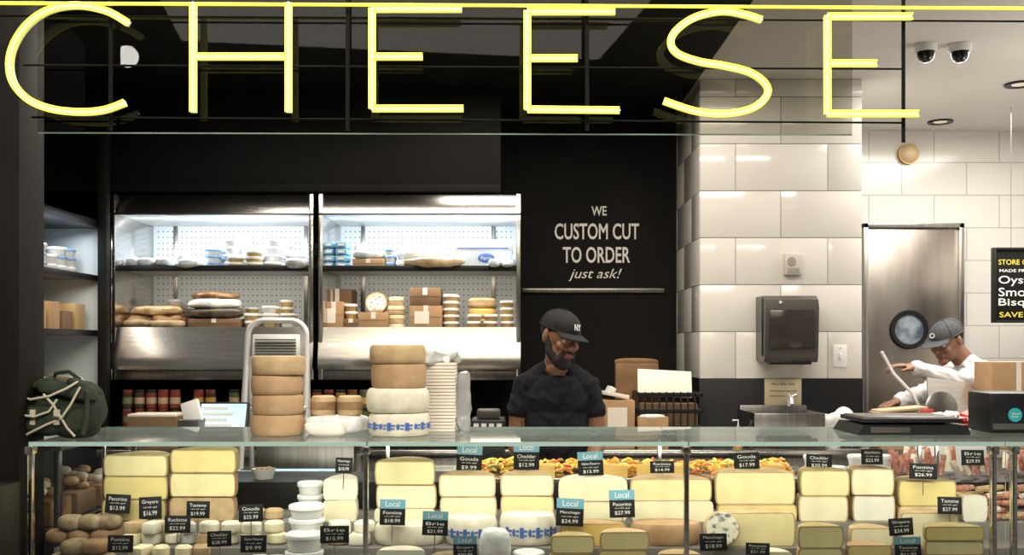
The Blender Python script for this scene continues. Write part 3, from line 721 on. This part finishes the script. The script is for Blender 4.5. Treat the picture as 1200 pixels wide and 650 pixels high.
m=M(); m.box(WX(706,4.98),WX(744,4.98),4.98,5.14,BC,WZ(469,4.98),KRAFT,bev=.003); m.cbox((WX(722,5),5.06,WZ(463,5)),(.11,.13,.02),PAPER,(0,.2,.2)); m.cbox((WX(716,5),5.04,WZ(458,5)),(.03,.1,.04),WHITE,(0,.5,.1)); m.box(WX(712,4.98),WX(735,4.98),4.978,4.98,BC+.1,BC+.2,PAPER,bev=0); m.done('open_cardboard_box')
m=M(); m.box(WX(748,4.94),WX(783,4.94),4.93,4.985,BC,WZ(488,4.95),KRAFT); m.blob((WX(765,4.95),4.95,WZ(488,4.95)),(.06,.02,.012),PLB,.7,.3); m.done('small_kraft_box')
m=M(); x0,x1=WX(880,5.0),WX(962,5.0); m.box(x0,x1,4.93,4.94,BC,WZ(483,5),STEELD,bev=.003); m.box(x0,x0+.01,4.93,5.25,BC,WZ(483,5),STEELD); m.box(x1-.01,x1,4.93,5.25,BC,WZ(483,5),STEELD); m.box(x0,x1,5.24,5.27,BC,WZ(478,5),STEELD)
xf=WX(926,5.2); m.tube([(xf,5.23,WZ(476,5.2)),(xf,5.23,WZ(464,5.2)),(xf-.01,5.19,WZ(462,5.2)),(xf-.02,5.1,WZ(466,5.2)),(xf-.02,5.09,WZ(472,5.2))],.009,ALU); m.tube([(xf,5.23,WZ(466,5.2)),(xf+.04,5.22,WZ(462,5.2))],.006,ALU); m.done('hand_sink')
m=M(); xs_=WX(865,5.1); m.lathe([(0,0),(.022,0),(.024,.01),(.024,.07),(.01,.085),(.01,.1),(0,.1)],(xs_,5.1,BC),mat('soap',(.55,.3,.05),.3)); m.tube([(xs_,5.1,BC+.1),(xs_,5.1,BC+.13),(xs_-.03,5.09,BC+.13)],.004,WHITE); m.done('soap_bottle')
x0,x1=1.262,1.53; z0,z1=WZ(424,PF-.1),WZ(347,PF-.1)
m=M()
m.poly([(PF-.002,z0+.01),(PF-.17,z0),(PF-.185,z0+.03),(PF-.19,z0+.12),(PF-.2,z1-.06),(PF-.185,z1-.02),(PF-.15,z1),(PF-.002,z1)],x0,x1,PLASTICGR,AX)
m.box(x0+.02,x1-.02,PF-.207,PF-.19,z0+.07,z1-.07,mat('disp_window',(.035,.03,.027),.12),bev=.006); m.box(x0-.006,x1+.006,PF-.15,PF-.14,z0+.03,z1-.01,PLASTICBLK,bev=.003)
m.box(x0+.03,x1-.03,PF-.175,PF-.1,z0-.012,z0+.008,PLASTICBLK); m.cyl(((x0+x1)/2-.06,PF-.2,z1-.035),.008,.006,ALU,mx=Matrix.Rotation(R(90),4,'X')); m.done('paper_towel_dispenser')
m=M(); cx,cz=WX(928,PF),WZ(310,PF); m.box(cx-.045,cx+.045,PF-.03,PF,cz-.055,cz+.055,mat('alarm_beige',(.5,.46,.4),.4),bev=.006); m.cyl((cx-.01,PF-.03,cz+.015),.022,.006,mat('alarm_lens',(.3,.28,.25),.2),mx=Matrix.Rotation(R(90),4,'X')); m.box(cx-.03,cx+.03,PF-.033,PF-.03,cz-.045,cz-.02,GROUT,bev=0); m.done('fire_alarm_strobe')
m=M(); cx,cz=WX(984,PF),WZ(417,PF); m.box(cx-.036,cx+.036,PF-.007,PF,cz-.058,cz+.058,WHITE,bev=.003); m.box(cx-.008,cx+.008,PF-.014,PF-.006,cz-.018,cz+.018,WHITE); m.cyl((cx,PF-.007,cz+.04),.004,.002,GROUT,mx=Matrix.Rotation(R(90),4,'X')); m.done('light_switch')
m=M(); cx,cz=WX(917,PF),WZ(459,PF); m.box(cx-.095,cx+.095,PF-.012,PF-.004,cz-.068,cz+.068,mat('notice_tan',(.5,.42,.28),.7),bev=.001)
m.text('Hand Sink Only',(cx,PF-.014,cz+.04),.12,.017,PLASTICBLK); m.text('All employees must wash',(cx,PF-.014,cz+.005),.14,.012,PLASTICBLK); m.text('hands before returning',(cx,PF-.014,cz-.02),.14,.012,PLASTICBLK); m.done('hand_sink_notice')

# ---------------------------------------------------------------- kitchen right
KY=6.6
x0,x1=WX(1014,KY),WX(1120,KY); zt=WZ(268,KY)
m=M(); m.box(x0,x1,KY-.04,KY-.005,0.01,zt,DOORS,bev=.003)
for (a,b,c,e) in ((x0-.03,x0,0,zt+.03),(x1,x1+.03,0,zt+.03),(x0-.03,x1+.03,zt,zt+.03)): m.box(a,b,KY-.06,KY-.001,c,e,STEELD)
pc=(WX(1062,KY),KY-.045,WZ(386,KY))
m.lathe([(.095,0),(.12,0),(.125,.008),(.12,.016),(.095,.014)],pc,PLASTICBLK,36,Matrix.Rotation(R(90),4,'X'))
m.cyl(pc,.097,.004,mat('porthole_glass',(.05,.07,.10),.08,col2=(.35,.4,.45),scale=8),mx=Matrix.Rotation(R(90),4,'X'),seg=36)
m.box(x0+.02,x1-.02,KY-.045,KY-.04,.1,1.0,STEEL); m.done('door_1')
m=M(); c=(WX(1063,KY),KY-.03,WZ(181,KY)); m.lathe([(0,.055),(.03,.05),(.052,.03),(.06,.01),(.062,0),(.0,0)],c,mat('bell_cream',(.6,.45,.25),.3),30,Matrix.Rotation(R(90),4,'X')); m.cyl((c[0],KY,c[2]),.066,.035,mat('bell_gold',(.4,.25,.08),.3,.8),mx=Matrix.Rotation(R(90),4,'X')); m.done('alarm_bell')
d=5.9; x0,x1=WX(1166,d),WX(1290,d); z0,z1=WZ(376,d),WZ(292,d)
m=M(); m.box(x0,x1,d,d+.03,z0,z1,mat('board',(.005,.005,.005),.8,spec=.2),bev=.002)
for (a,b,c,e) in ((x0-.01,x0+.004,z0-.01,z1+.01),(x1-.004,x1+.01,z0-.01,z1+.01),(x0,x1,z1-.004,z1+.01),(x0,x1,z0-.01,z0+.004)): m.box(a,b,d-.01,d+.032,c,e,PLASTICBLK)
kk=d/1200
def tl(s_,px,py,w,h,mm,sh=0): m.text(s_,(WX(px+w/2,d),d-.002,WZ(py,d)),w*kk,h*kk,mm,shear=sh,bold=.004)
tl('STORE OPENING',1170,307,64,6,YCH); tl('MADE FRESH DAILY',1171,317,66,3.5,CHALK); tl('Oysters',1170,329,58,12,CHALK); tl('Smoked',1170,342,58,10,CHALK); tl('Bisque',1170,355,50,11,CHALK); tl('SAVE $2.00',1171,369,60,7,YCH)
for x in (x0+.1,x1-.1): m.tube([(x,d+.015,z1),(x,d+.015,CZ)],.002,STEELD,6)
m.done('chalkboard_menu')
def domecam(px,py):
    d=(CZ-CH)*1200/(405-py+8); m=M(); x=WX(px,d)
    m.cyl((x,d,CZ-.035),.048,.035,WHITE,r2=.052); m.lathe([(0,-.05),(.015,-.048),(.03,-.038),(.038,-.02),(.040,0)],(x,d,CZ-.033),mat('dome_dark',(.01,.01,.01),.08),24); m.done('security_camera')
domecam(1085,60); domecam(1125,60)
GLOW=mat('downlight_glow',(.5,.45,.35),.4,emit=(1,.88,.65),es=.35)
def rec(px,py):
    d=(CZ-CH)*1200/(405-py); m=M(); m.lathe([(.045,0),(.075,0),(.075,-.01),(.05,-.008),(.04,.0)],(WX(px,d),d,CZ),PLASTICBLK,24); m.cyl((WX(px,d),d,CZ-.006),.041,.004,GLOW); m.done('recessed_downlight')
rec(1195,98); rec(1102,142)
# meat slicer
m=M(); d=5.02
m.box(WX(1090,d),WX(1150,d),d,d+.22,BC,WZ(490,d),STEELD,bev=.01)
V=[(WX(1092,d),d+.03,WZ(490,d)),(WX(1140,d),d+.03,WZ(490,d)),(WX(1154,d),d+.14,WZ(450,d)),(WX(1100,d),d+.14,WZ(443,d))]
m.add(V+[(a,b+.012,c) for a,b,c in V],[[0,1,2,3],[7,6,5,4],[0,4,5,1],[1,5,6,2],[2,6,7,3],[3,7,4,0]],STEEL,None,False)
m.lathe([(0,0),(.07,0),(.08,.004),(.07,.008),(0,.01)],(WX(1106,d),d+.03,WZ(478,d)),STEELD,32,Matrix.Rotation(R(84),4,'X'))
m.tube([(WX(1046,d),d+.15,WZ(412,d)),(WX(1060,d),d+.15,WZ(438,d)),(WX(1082,d),d+.14,WZ(462,d)),(WX(1100,d),d+.12,BC+.1)],.009,ALU)
m.done('meat_slicer')
CLT=mat('card_lt',(.52,.38,.23),.7)
m=M(); d=4.95
for j in range(8): m.box(WX(1032,d)+j*.001,WX(1088,d)-j*.001,d,d+.14,BC+.022*j,BC+.022*j+.016,KRAFT,bev=.002); m.box(WX(1030,d),WX(1090,d),d-.003,d+.143,BC+.022*j+.016,BC+.022*j+.022,CLT,bev=.001)
m.cbox((WX(1060,d),d+.07,BC+.19),(.23,.14,.012),CLT,(0,R(-5),0)); m.done('takeout_box_stack')
m=M(); m.blob((WX(988,4.96),5.05,BC+.09),(.10,.08,.09),PLB,.75,.5,12,32); m.blob((WX(1008,4.96),5.0,BC+.08),(.05,.05,.06),PLB,.75,.5,16,24); m.done('white_plastic_bag')
m=M(); d=4.0
m.box(WX(1095,d),WX(1165,d),d,d+.2,TZ,WZ(500,d),WHITE,bev=.004)
for i in range(22): m.cbox((WX(1097,d)+random.uniform(0,.22),d+random.uniform(.02,.15),WZ(500,d)+.008+random.uniform(0,.045)),(.05,.05,.012),random.choice([RED,PAPER,RED]),(random.uniform(-.4,.4),random.uniform(-.4,.4),random.uniform(0,3)),.003)
m.done('packaged_meat_tray')
carton('cardboard_box',1163,1225,BC,WZ(424,5)-BC,KRAFT,d=5.0,dep=.2)

# ---------------------------------------------------------------- CHEESE sign
def SP(px,py,off=0):
    u=(px-600)/1200; d=2.92/(1-.08*u)
    return Vector((d*u,d+off,CH-(py-405)*d/1200))
def smooth(P,n=6):
    out=[]
    for i in range(len(P)-1):
        p0=P[max(i-1,0)];p1=P[i];p2=P[i+1];p3=P[min(i+2,len(P)-1)]
        for k in range(n):
            t=k/n; q=[]
            for a in range(2):
                q.append(.5*((2*p1[a])+(-p0[a]+p2[a])*t+(2*p0[a]-5*p1[a]+4*p2[a]-p3[a])*t*t+(-p0[a]+3*p1[a]-3*p2[a]+p3[a])*t**3))
            out.append(tuple(q))
    out.append(P[-1]); return out
def stroke(m,P):
    n=len(P); L=[];Rr=[]
    for i in range(n):
        a=P[max(i-1,0)]; b=P[min(i+1,n-1)]; dx,dy=b[0]-a[0],b[1]-a[1]; l=math.hypot(dx,dy); nx,ny=-dy/l,dx/l
        L.append((P[i][0]+nx*3.3,P[i][1]+ny*3.3)); Rr.append((P[i][0]-nx*3.3,P[i][1]-ny*3.3))
    m.tube([SP(*p) for p in L],.0027,NEON,8); m.tube([SP(*p) for p in Rr],.0027,NEON,8)
    V=[];F=[]
    for i in range(n):
        V+=[SP(*L[i],.003),SP(*Rr[i],.003),SP(*L[i],.016),SP(*Rr[i],.016)]
    for i in range(n-1):
        o=i*4; F+=[[o,o+1,o+5,o+4],[o,o+4,o+6,o+2],[o+1,o+3,o+7,o+5],[o+2,o+6,o+7,o+3]]
    F+=[[0,2,3,1],[4*n-4,4*n-3,4*n-1,4*n-2]]
    m.add(V,F,NEON2)
    acc=0
    for i in range(n-1):
        a,b=P[i],P[i+1]; l=math.hypot(b[0]-a[0],b[1]-a[1]); t=acc
        while t<l:
            q=(a[0]+(b[0]-a[0])*t/l,a[1]+(b[1]-a[1])*t/l); m.blob(SP(*q),(.0026,.0026,.0026),LED,1,0,8,6); t+=6
        acc=t-l
E=bpy.data.objects.new('cheese_neon_sign',None); bpy.context.collection.objects.link(E)
Cc=smooth([(150,27),(125,13),(90,6),(55,12),(28,32),(12,62),(13,92),(31,115),(58,127),(90,131),(120,129),(146,120)])
Sc=smooth([(893,23),(870,16),(845,13),(815,20),(793,35),(786,50),(795,63),(820,72),(850,77),(880,85),(898,99),(898,113),(881,127),(850,133),(815,130),(778,118)])
def lerp(a,b,n=2): return [(a[0]+(b[0]-a[0])*i/n,a[1]+(b[1]-a[1])*i/n) for i in range(n+1)]
letters={'letter_c':[Cc],'letter_h':[lerp((226,3),(226,131)),lerp((338,3),(338,131)),lerp((231,66),(333,66))],
'letter_e_1':[lerp((436,9),(436,127)),lerp((436,10),(541,10)),lerp((436,66),(495,66)),lerp((436,127),(543,127))],
'letter_e_2':[lerp((618,12),(618,128)),lerp((618,13),(721,13)),lerp((618,68),(677,68)),lerp((618,128),(726,129))],
'letter_s':[Sc],
'letter_e_3':[lerp((970,18),(970,133)),lerp((970,19),(1070,19)),lerp((970,74),(1028,74)),lerp((970,133),(1077,133))]}
for nme,st in letters.items():
    m=M()
    for s_ in st: stroke(m,s_)
    m.done(nme,parent=E)
FRB=mat('sign_frame_black',(.002,.002,.002),.8,spec=.2)
m=M()
def bar(a,b,w,off=.03): 
    m.tube([SP(*a,off),SP(*b,off)],w,FRB,6)
for px in (124,405,689,1064): bar((px,-120),(px,150 if px!=1064 else 164),.006,.035)
for a,b in (((18,71),(1066,76)),((28,133),(1066,140)),((-60,12),(1300,20))): bar(a,b,.003,.045)
m.done('sign_frame',parent=E)
m=M(); m.tube([SP(-60,2,.01),SP(600,5,.01),SP(1290,9,.01)],.005,NEON,8); m.done('neon_border_tube',parent=E)
m=M(); A=SP(30,149,.07); B=SP(1008,152,.07); 
V=[A,B,Vector((B.x,B.y,2.9)),Vector((A.x,A.y,2.9))]
m.add(V,[[0,1,2,3]],GLS,None,False)
m.tube([A+Vector((0,.004,0)),B+Vector((0,.004,0))],.0022,GREENEDGE,6)
m.done('sign_glass_panel',parent=E)
m=M(); m.box(-1.6,2.2,2.9,3.25,2.93,3.05,BLACK); 
for px in (124,405,689,1064):
    q=SP(px,-100,.035); m.cyl((q.x,q.y,2.78),.012,.16,BLACK)
m.done('canopy_beam',parent=E)

# ---------------------------------------------------------------- people
class Body:
    def __init__(s): s.parts=[]
    def ell(s,c,r,m,rot=(0,0,0),X=None):
        mx=Matrix.Translation(c)@Euler(rot).to_matrix().to_4x4()
        if X: mx=X@mx
        s.parts.append(('e',mx,Vector(r),m))
    def cap(s,a,b,ra,rb,m,X=None):
        a,b=Vector(a),Vector(b)
        if X: a,b=X@a,X@b
        s.parts.append(('c',a,b,ra,rb,m))
    def build(s,name,vox,parent,cloth=(),amp=.008):
        V=[];F=[]
        ico=bmesh.new(); bmesh.ops.create_icosphere(ico,subdivisions=3,radius=1); ico.verts.index_update()
        IV=[v.co.copy() for v in ico.verts]; IF=[[v.index for v in f.verts] for f in ico.faces]; ico.free()
        def sph(mx):
            o=len(V); V.extend([mx@v for v in IV]); F.extend([[i+o for i in f] for f in IF])
        for p in s.parts:
            if p[0]=='e': sph(p[1]@Matrix.Diagonal((*p[2],1)))
            else:
                _,a,b,ra,rb,_m=p
                sph(Matrix.Translation(a)@Matrix.Diagonal((ra,ra,ra,1))); sph(Matrix.Translation(b)@Matrix.Diagonal((rb,rb,rb,1)))
                t=(b-a).normalized(); u=t.orthogonal().normalized(); w=t.cross(u); o=len(V); k=16
                for (c,r) in ((a,ra),(b,rb)):
                    for i in range(k): q=2*math.pi*i/k; V.append(c+u*r*math.cos(q)+w*r*math.sin(q))
                F.extend([[o+i,o+(i+1)%k,o+k+(i+1)%k,o+k+i] for i in range(k)]); F.append([o+i for i in range(k)][::-1]); F.append([o+k+i for i in range(k)])
        me=bpy.data.meshes.new('tmp'); me.from_pydata(V,[],F); ob=bpy.data.objects.new('tmp',me); bpy.context.collection.objects.link(ob)
        md=ob.modifiers.new('r','REMESH'); md.mode='VOXEL'; md.voxel_size=vox
        sm=ob.modifiers.new('s','SMOOTH'); sm.factor=.5; sm.iterations=4
        dg=bpy.context.evaluated_depsgraph_get(); new=bpy.data.meshes.new_from_object(ob.evaluated_get(dg)); bpy.data.objects.remove(ob)
        n=len(new.polygons); C=np.zeros(n*3); new.polygons.foreach_get('center',C); C=C.reshape(-1,3)
        best=np.full(n,1e9); idx=np.zeros(n,dtype=np.int32); mats=[]
        for p in s.parts:
            m=p[-1]
            if m not in mats: mats.append(m)
            mi=mats.index(m)
            if p[0]=='e':
                inv=np.array(p[1].inverted()); q=C@inv[:3,:3].T+inv[:3,3]; r=np.array(p[2]); 
                k0=np.linalg.norm(q/r,axis=1); k1=np.linalg.norm(q/(r*r),axis=1)+1e-9; dd=k0*(k0-1)/k1
            else:
                a=np.array(p[1]);b=np.array(p[2]); ab=b-a; t=np.clip(((C-a)@ab)/(ab@ab+1e-12),0,1); dd=np.linalg.norm(C-(a+t[:,None]*ab),axis=1)-(p[3]+(p[4]-p[3])*t)
            w=dd<best; best[w]=dd[w]; idx[w]=mi
        new.materials.clear()
        for m in mats: new.materials.append(m)
        new.polygons.foreach_set('material_index',idx); new.shade_smooth()
        if cloth:
            ci={mats.index(c) for c in cloth if c in mats}; good=set(); bad=set()
            for pl in new.polygons:
                (good if idx[pl.index] in ci else bad).update(pl.vertices)
            good-=bad
            nr=[v.normal.copy() for v in new.vertices]
            for i in good:
                v=new.vertices[i]; c=v.co
                q=Vector((c.x*7+c.z*5*(1 if c.x>0 else -1),c.y*8,c.z*15-abs(c.x)*10))
                f=.6*(1-2*abs(noise.noise(q)))-.3+.35*noise.noise(q*2.3)
                v.co=c+nr[i]*amp*f
        o=bpy.data.objects.new(name,new); bpy.context.collection.objects.link(o)
        o.parent=parent
        return o
def hand(B,wrist,fdir,back,side,skin,curl=1.0):
    f=Vector(fdir).normalized(); z=Vector(back); z=(z-f*z.dot(f)).normalized(); x=f.cross(z)
    X=Matrix((( x.x,f.x,z.x,wrist[0]),(x.y,f.y,z.y,wrist[1]),(x.z,f.z,z.z,wrist[2]),(0,0,0,1)))
    B.ell((0,.048,0),(.038,.052,.015),skin,X=X)
    B.cap((0,-.02,0),(0,.02,0),.026,.024,skin,X=X)
    for i,(bx,by,L) in enumerate(((-.031,.085,.068),(-.0105,.094,.078),(.0105,.092,.072),(.030,.082,.056))):
        bx*=side; p=Vector((bx,by-.02,0)); a=R(12)*curl; 
        segs=[.02+L*.38,L*.33,L*.27]; rad=[.0095,.0088,.008,.007]
        for k,sg in enumerate(segs):
            q=p+Vector((bx*.06,math.cos(a)*sg,-math.sin(a)*sg)); B.cap(p,q,rad[k],rad[k+1],skin,X=X); p=q; a+=R(34+8*k)*curl
    t0=Vector((-.022*side,.02,-.004)); t1=Vector((-.05*side,.05,-.016)); t2=Vector((-.056*side,.082,-.028))
    B.cap(t0,t1,.014,.011,skin,X=X); B.cap(t1,t2,.0105,.0085,skin,X=X)
def head(B,X,skin,beard=None,hair=BEARD):
    B.ell((0,.018,.03),(.073,.090,.083),hair if hair else skin,X=X)
    B.ell((0,-.012,.005),(.070,.078,.062),skin,X=X)
    B.ell((0,-.024,-.045),(.056,.066,.066),skin,X=X)
    B.cap((0,-.086,.012),(0,-.108,-.024),.009,.0135,skin,X=X)
    for s_ in (-1,1):
        B.ell((s_*.012,-.098,-.027),(.009,.011,.008),skin,X=X)
        B.ell((s_*.031,-.078,.004),(.014,.010,.0085),EYEW,X=X)
        B.ell((s_*.031,-.086,.002),(.006,.004,.005),BEARD,X=X)
        B.ell((s_*.031,-.080,.012),(.0165,.011,.008),skin,X=X)
        B.cap((s_*.015,-.088,.026),(s_*.048,-.074,.026),.0065,.0055,BEARD,X=X)
        B.ell((s_*.036,-.066,-.024),(.024,.02,.02),skin,X=X)
        B.ell((s_*.076,.006,-.004),(.011,.020,.032),skin,(0,0,s_*.4),X=X)
    B.cap((-.02,-.089,-.053),(.02,-.089,-.053),.0065,.0065,LIPS,X=X); B.cap((-.016,-.088,-.064),(.016,-.088,-.064),.008,.008,LIPS,X=X)
    B.ell((0,-.076,-.092),(.028,.02,.022),beard or skin,X=X)
    if beard:
        for s_ in (-1,1):
            B.cap((s_*.068,-.004,-.008),(s_*.060,-.03,-.065),.012,.019,beard,X=X); B.cap((s_*.060,-.03,-.065),(s_*.03,-.066,-.098),.019,.022,beard,X=X)
            B.cap((s_*.03,-.066,-.098),(0,-.076,-.106),.022,.025,beard,X=X); B.cap((0,-.099,-.041),(s_*.030,-.086,-.050),.006,.007,beard,X=X); B.cap((s_*.030,-.086,-.050),(s_*.034,-.075,-.085),.009,.017,beard,X=X)
def cap_hat(X,mt,parent,logo=None):
    m=M(); 
    V=[];F=[];n=32;k=10
    for i in range(k+1):
        th=math.pi/2*i/k
        for j in range(n):
            ph=2*math.pi*j/n; fr=1+.05*max(0,-math.sin(ph))*math.cos(th)
            V.append((.081*math.cos(th)*math.cos(ph),.012+.101*math.cos(th)*math.sin(ph)*fr,.032+(.084*math.sin(th)**.9 if th>0 else 0)))
    for i in range(k):
        for j in range(n): F.append([i*n+j,i*n+(j+1)%n,(i+1)*n+(j+1)%n,(i+1)*n+j])
    m.add(V,F,mt,X)
    m.tube([X@Vector((.0815*math.cos(a),.012+.1015*math.sin(a)*(1+.05*max(0,-math.sin(a))),.034)) for a in [2*math.pi*j/32 for j in range(32)]],.003,mt,6,closed=True)
    for j in range(6):
        ph=2*math.pi*(j+.5)/6
        m.tube([X@Vector((.082*math.cos(t)*math.cos(ph),.012+.102*math.cos(t)*math.sin(ph)*(1+.05*max(0,-math.sin(ph))*math.cos(t)),.032+.085*math.sin(t)**.9)) for t in [.02+1.5*q/8 for q in range(9)]],.0012,PLASTICBLK,5)
    m.blob(X@Vector((0,.012,.118)),(.007,.007,.004),mt,1,0,8,10)
    V=[];F=[];nu=16;nv=6
    for lay in (0,-.004):
        for i in range(nu+1):
            a=R(-58+116*i/nu); 
            for j in range(nv+1):
                t=j/nv; ext=.078*max(0,math.cos(a*1.3))**.5
                rx=.078*math.sin(a); ry=.012-.103*math.cos(a)
                V.append((rx*(1+.05*t),ry-ext*t,.036-2.6*(rx*rx)*t-.006*t+lay))
    w=nv+1; o2=(nu+1)*w
    for i in range(nu):
        for j in range(nv):
            q=i*w+j; F.append([q,q+1,q+w+1,q+w]); F.append([o2+q,o2+q+w,o2+q+w+1,o2+q+1])
        q=i*w+nv; F.append([q,q+w,o2+q+w,o2+q])
    m.add(V,F,mt,X)
    if logo:
        m.text(logo,(0,0,0),.034,.028,CHALK,bold=.02,mx=X@Matrix.Translation((0,-.0975,.070))@Matrix.Rotation(R(-26),4,'X'))
    o=m.done('cap',parent=parent,center=False); return o
def headX(c,yaw,pitch,roll=0,s_=1.0):
    return Matrix.Translation(c)@Matrix.Rotation(yaw,4,'Z')@Matrix.Rotation(pitch,4,'X')@Matrix.Rotation(roll,4,'Y')@Matrix.Diagonal((s_,s_,s_,1))

P1=bpy.data.objects.new('man_in_black_tshirt',None); bpy.context.collection.objects.link(P1); P1.location=(WX(652,4.65),4.65,0)
B=Body()
B.ell((0,0,.96),(.155,.11,.12),JEANS); B.ell((0,-.005,1.09),(.150,.105,.15),TEE); B.ell((0,-.01,1.20),(.152,.105,.15),TEE); B.ell((0,-.008,1.30),(.158,.105,.13),TEE)
B.cap((-.12,0,1.372),(.12,0,1.372),.058,.058,TEE); B.cap((-.13,.005,1.385),(-.02,.005,1.455),.044,.046,TEE); B.cap((.13,.005,1.385),(.02,.005,1.455),.044,.046,TEE)
B.ell((0,-.05,1.32),(.13,.055,.10),TEE)
for s_ in (-1,1):
    B.cap((s_*.146,0,1.372),(s_*.172,-.01,1.26),.050,.052,TEE)
    B.cap((s_*.172,-.01,1.27),(s_*.186,-.02,1.10),.041,.036,SKIN1)
    B.cap((s_*.186,-.02,1.10),(s_*.12,-.24,1.03),.037,.026,SKIN1)
    hand(B,(s_*.12,-.25,1.022),(-s_*.25,-1,-.1),(0,-.2,1),s_,SKIN1,1.0)
    B.cap((s_*.085,0,.9),(s_*.10,-.01,.50),.082,.056,JEANS); B.cap((s_*.10,-.01,.5),(s_*.11,.02,.10),.054,.042,JEANS)
    B.cap((s_*.11,.03,.045),(s_*.12,-.13,.04),.045,.038,PLASTICBLK)
B.cap((0,.0,1.44),(.003,-.045,1.53),.055,.053,SKIN1); B.ell((0,-.042,1.445),(.048,.036,.035),SKIN1)
HX=headX((.012,-.075,1.592),R(36),R(18),R(5),1.03)
head(B,HX,SKIN1,BEARD)
B.build('body',.0042,P1,(TEE,JEANS),.012)
cap_hat(HX,CAPM,P1,'NY')
m=M(); m.box(-.12,.12,-.42,-.34,.95,.985,C_PALE,bev=.008); o=m.done('cheese_block_being_cut'); o.location+=P1.location
P2=bpy.data.objects.new('kitchen_worker_in_white_coat',None); bpy.context.collection.objects.link(P2); P2.location=(2.535,5.68,0)
B=Body()
B.ell((.14,0,.96),(.125,.165,.12),COAT); B.ell((.12,0,1.12),(.125,.16,.15),COAT); B.ell((.08,0,1.27),(.135,.175,.15),COAT)
B.ell((.05,0,1.39),(.12,.14,.08),COAT)
B.cap((.02,-.12,1.40),(.02,.12,1.40),.066,.066,COAT); B.cap((.02,-.07,1.43),(-.03,0,1.465),.046,.055,COAT); B.cap((.02,.07,1.43),(-.03,0,1.465),.046,.055,COAT)
B.cap((.0,-.15,1.41),(-.17,-.26,1.36),.060,.052,COAT); B.cap((-.17,-.26,1.36),(-.40,-.27,1.43),.052,.040,COAT); B.ell((-.2,-.26,1.33),(.09,.05,.05),COAT); hand(B,(-.41,-.27,1.435),(-1,.0,.15),(0,0,1),1,SKIN2)
B.cap((.0,.15,1.41),(-.16,.22,1.28),.06,.05,COAT); B.cap((-.16,.22,1.28),(-.36,.06,1.24),.05,.038,COAT); hand(B,(-.37,.05,1.24),(-1,-.4,-.2),(0,0,1),-1,SKIN2)
for s_ in (-1,1):
    B.cap((.14,s_*.09,.9),(.08,s_*.10,.5),.085,.058,JEANS); B.cap((.08,s_*.10,.5),(.10,s_*.11,.1),.056,.042,JEANS); B.cap((.11,s_*.11,.045),(-.04,s_*.12,.04),.045,.038,PLASTICBLK)
B.cap((-.02,0,1.46),(-.09,-.01,1.53),.056,.054,SKIN2)
HX=headX((-.13,-.02,1.580),R(-62),R(24),0,1.02)
head(B,HX,SKIN2)
B.build('body',.0045,P2,(COAT,JEANS),.016)
cap_hat(HX,CAPG,P2,'O')

# ---------------------------------------------------------------- lights
def area(name,loc,rot,sx,sy,e,col=(1,.93,.82)):
    L=bpy.data.lights.new(name,'AREA'); L.shape='RECTANGLE'; L.size=sx; L.size_y=sy; L.energy=e; L.color=col
    o=bpy.data.objects.new(name,L); bpy.context.collection.objects.link(o); o.location=loc; o.rotation_euler=rot; return o
area('staff_light',(.0,4.2,2.88),(R(-4),0,0),3.0,.3,60,(1,.90,.77))
area('back_light',(.4,4.95,2.88),(0,0,0),1.6,.3,10,(1,.9,.77))
area('kitchen_light',(2.6,5.3,2.9),(R(0),0,0),1.2,1.2,62,(1,.94,.86))
area('kitchen_uplight',(2.9,4.4,2.0),(R(180),0,0),.6,.6,9,(1,.93,.84))
area('hall_fill',(0,.9,3.9),(R(38),0,0),3.6,1.0,190,(1,.93,.82))  # unseen fill added high in front of the counter to light the cheeses
area('hall_light_rear',(0,-3,4.4),(0,0,0),4,2,80,(1,.9,.78))
area('case_led',(.25,2.96,GZ-.02),(R(38),0,0),3.1,.03,6.5,(1,.94,.82))
area('case_led_rear',(.25,3.38,GZ-.034),(R(0),0,0),3.1,.03,2.2,(1,.94,.82))
area('side_cabinet_fill',(-2.2,4.75,2.13),(0,R(-10),0),.05,.8,2.2,(.86,.94,1))  # added fill that brightens the cabinet, no fixture there
area('side_cabinet_fill_lower',(-2.18,4.75,1.86),(0,R(-10),0),.05,.8,1.0,(1,.9,.75))  # second added fill, for the lower shelves
m=M(); m.blob((-2.1,-2.1,3.72),(.08,.08,.08),GLOBE); m.tube([(-2.1,-2.1,3.8),(-2.1,-2.1,4.6)],.008,BLACK); m.done('globe_pendant')
W=bpy.data.worlds.new('w'); bpy.context.scene.world=W; W.use_nodes=True
W.node_tree.nodes['Background'].inputs[0].default_value=(.9,.84,.74,1); W.node_tree.nodes['Background'].inputs[1].default_value=.18
# ---------------------------------------------------------------- camera
cd=bpy.data.cameras.new('cam'); co=bpy.data.objects.new('cam',cd); bpy.context.collection.objects.link(co)
co.location=(0,0,CH); co.rotation_euler=(R(90),0,0); cd.sensor_width=36; cd.lens=36; cd.shift_y=80/1200; cd.clip_start=.05
bpy.context.scene.camera=co
sc=bpy.context.scene; sc.view_settings.view_transform='Standard'; sc.view_settings.exposure=0
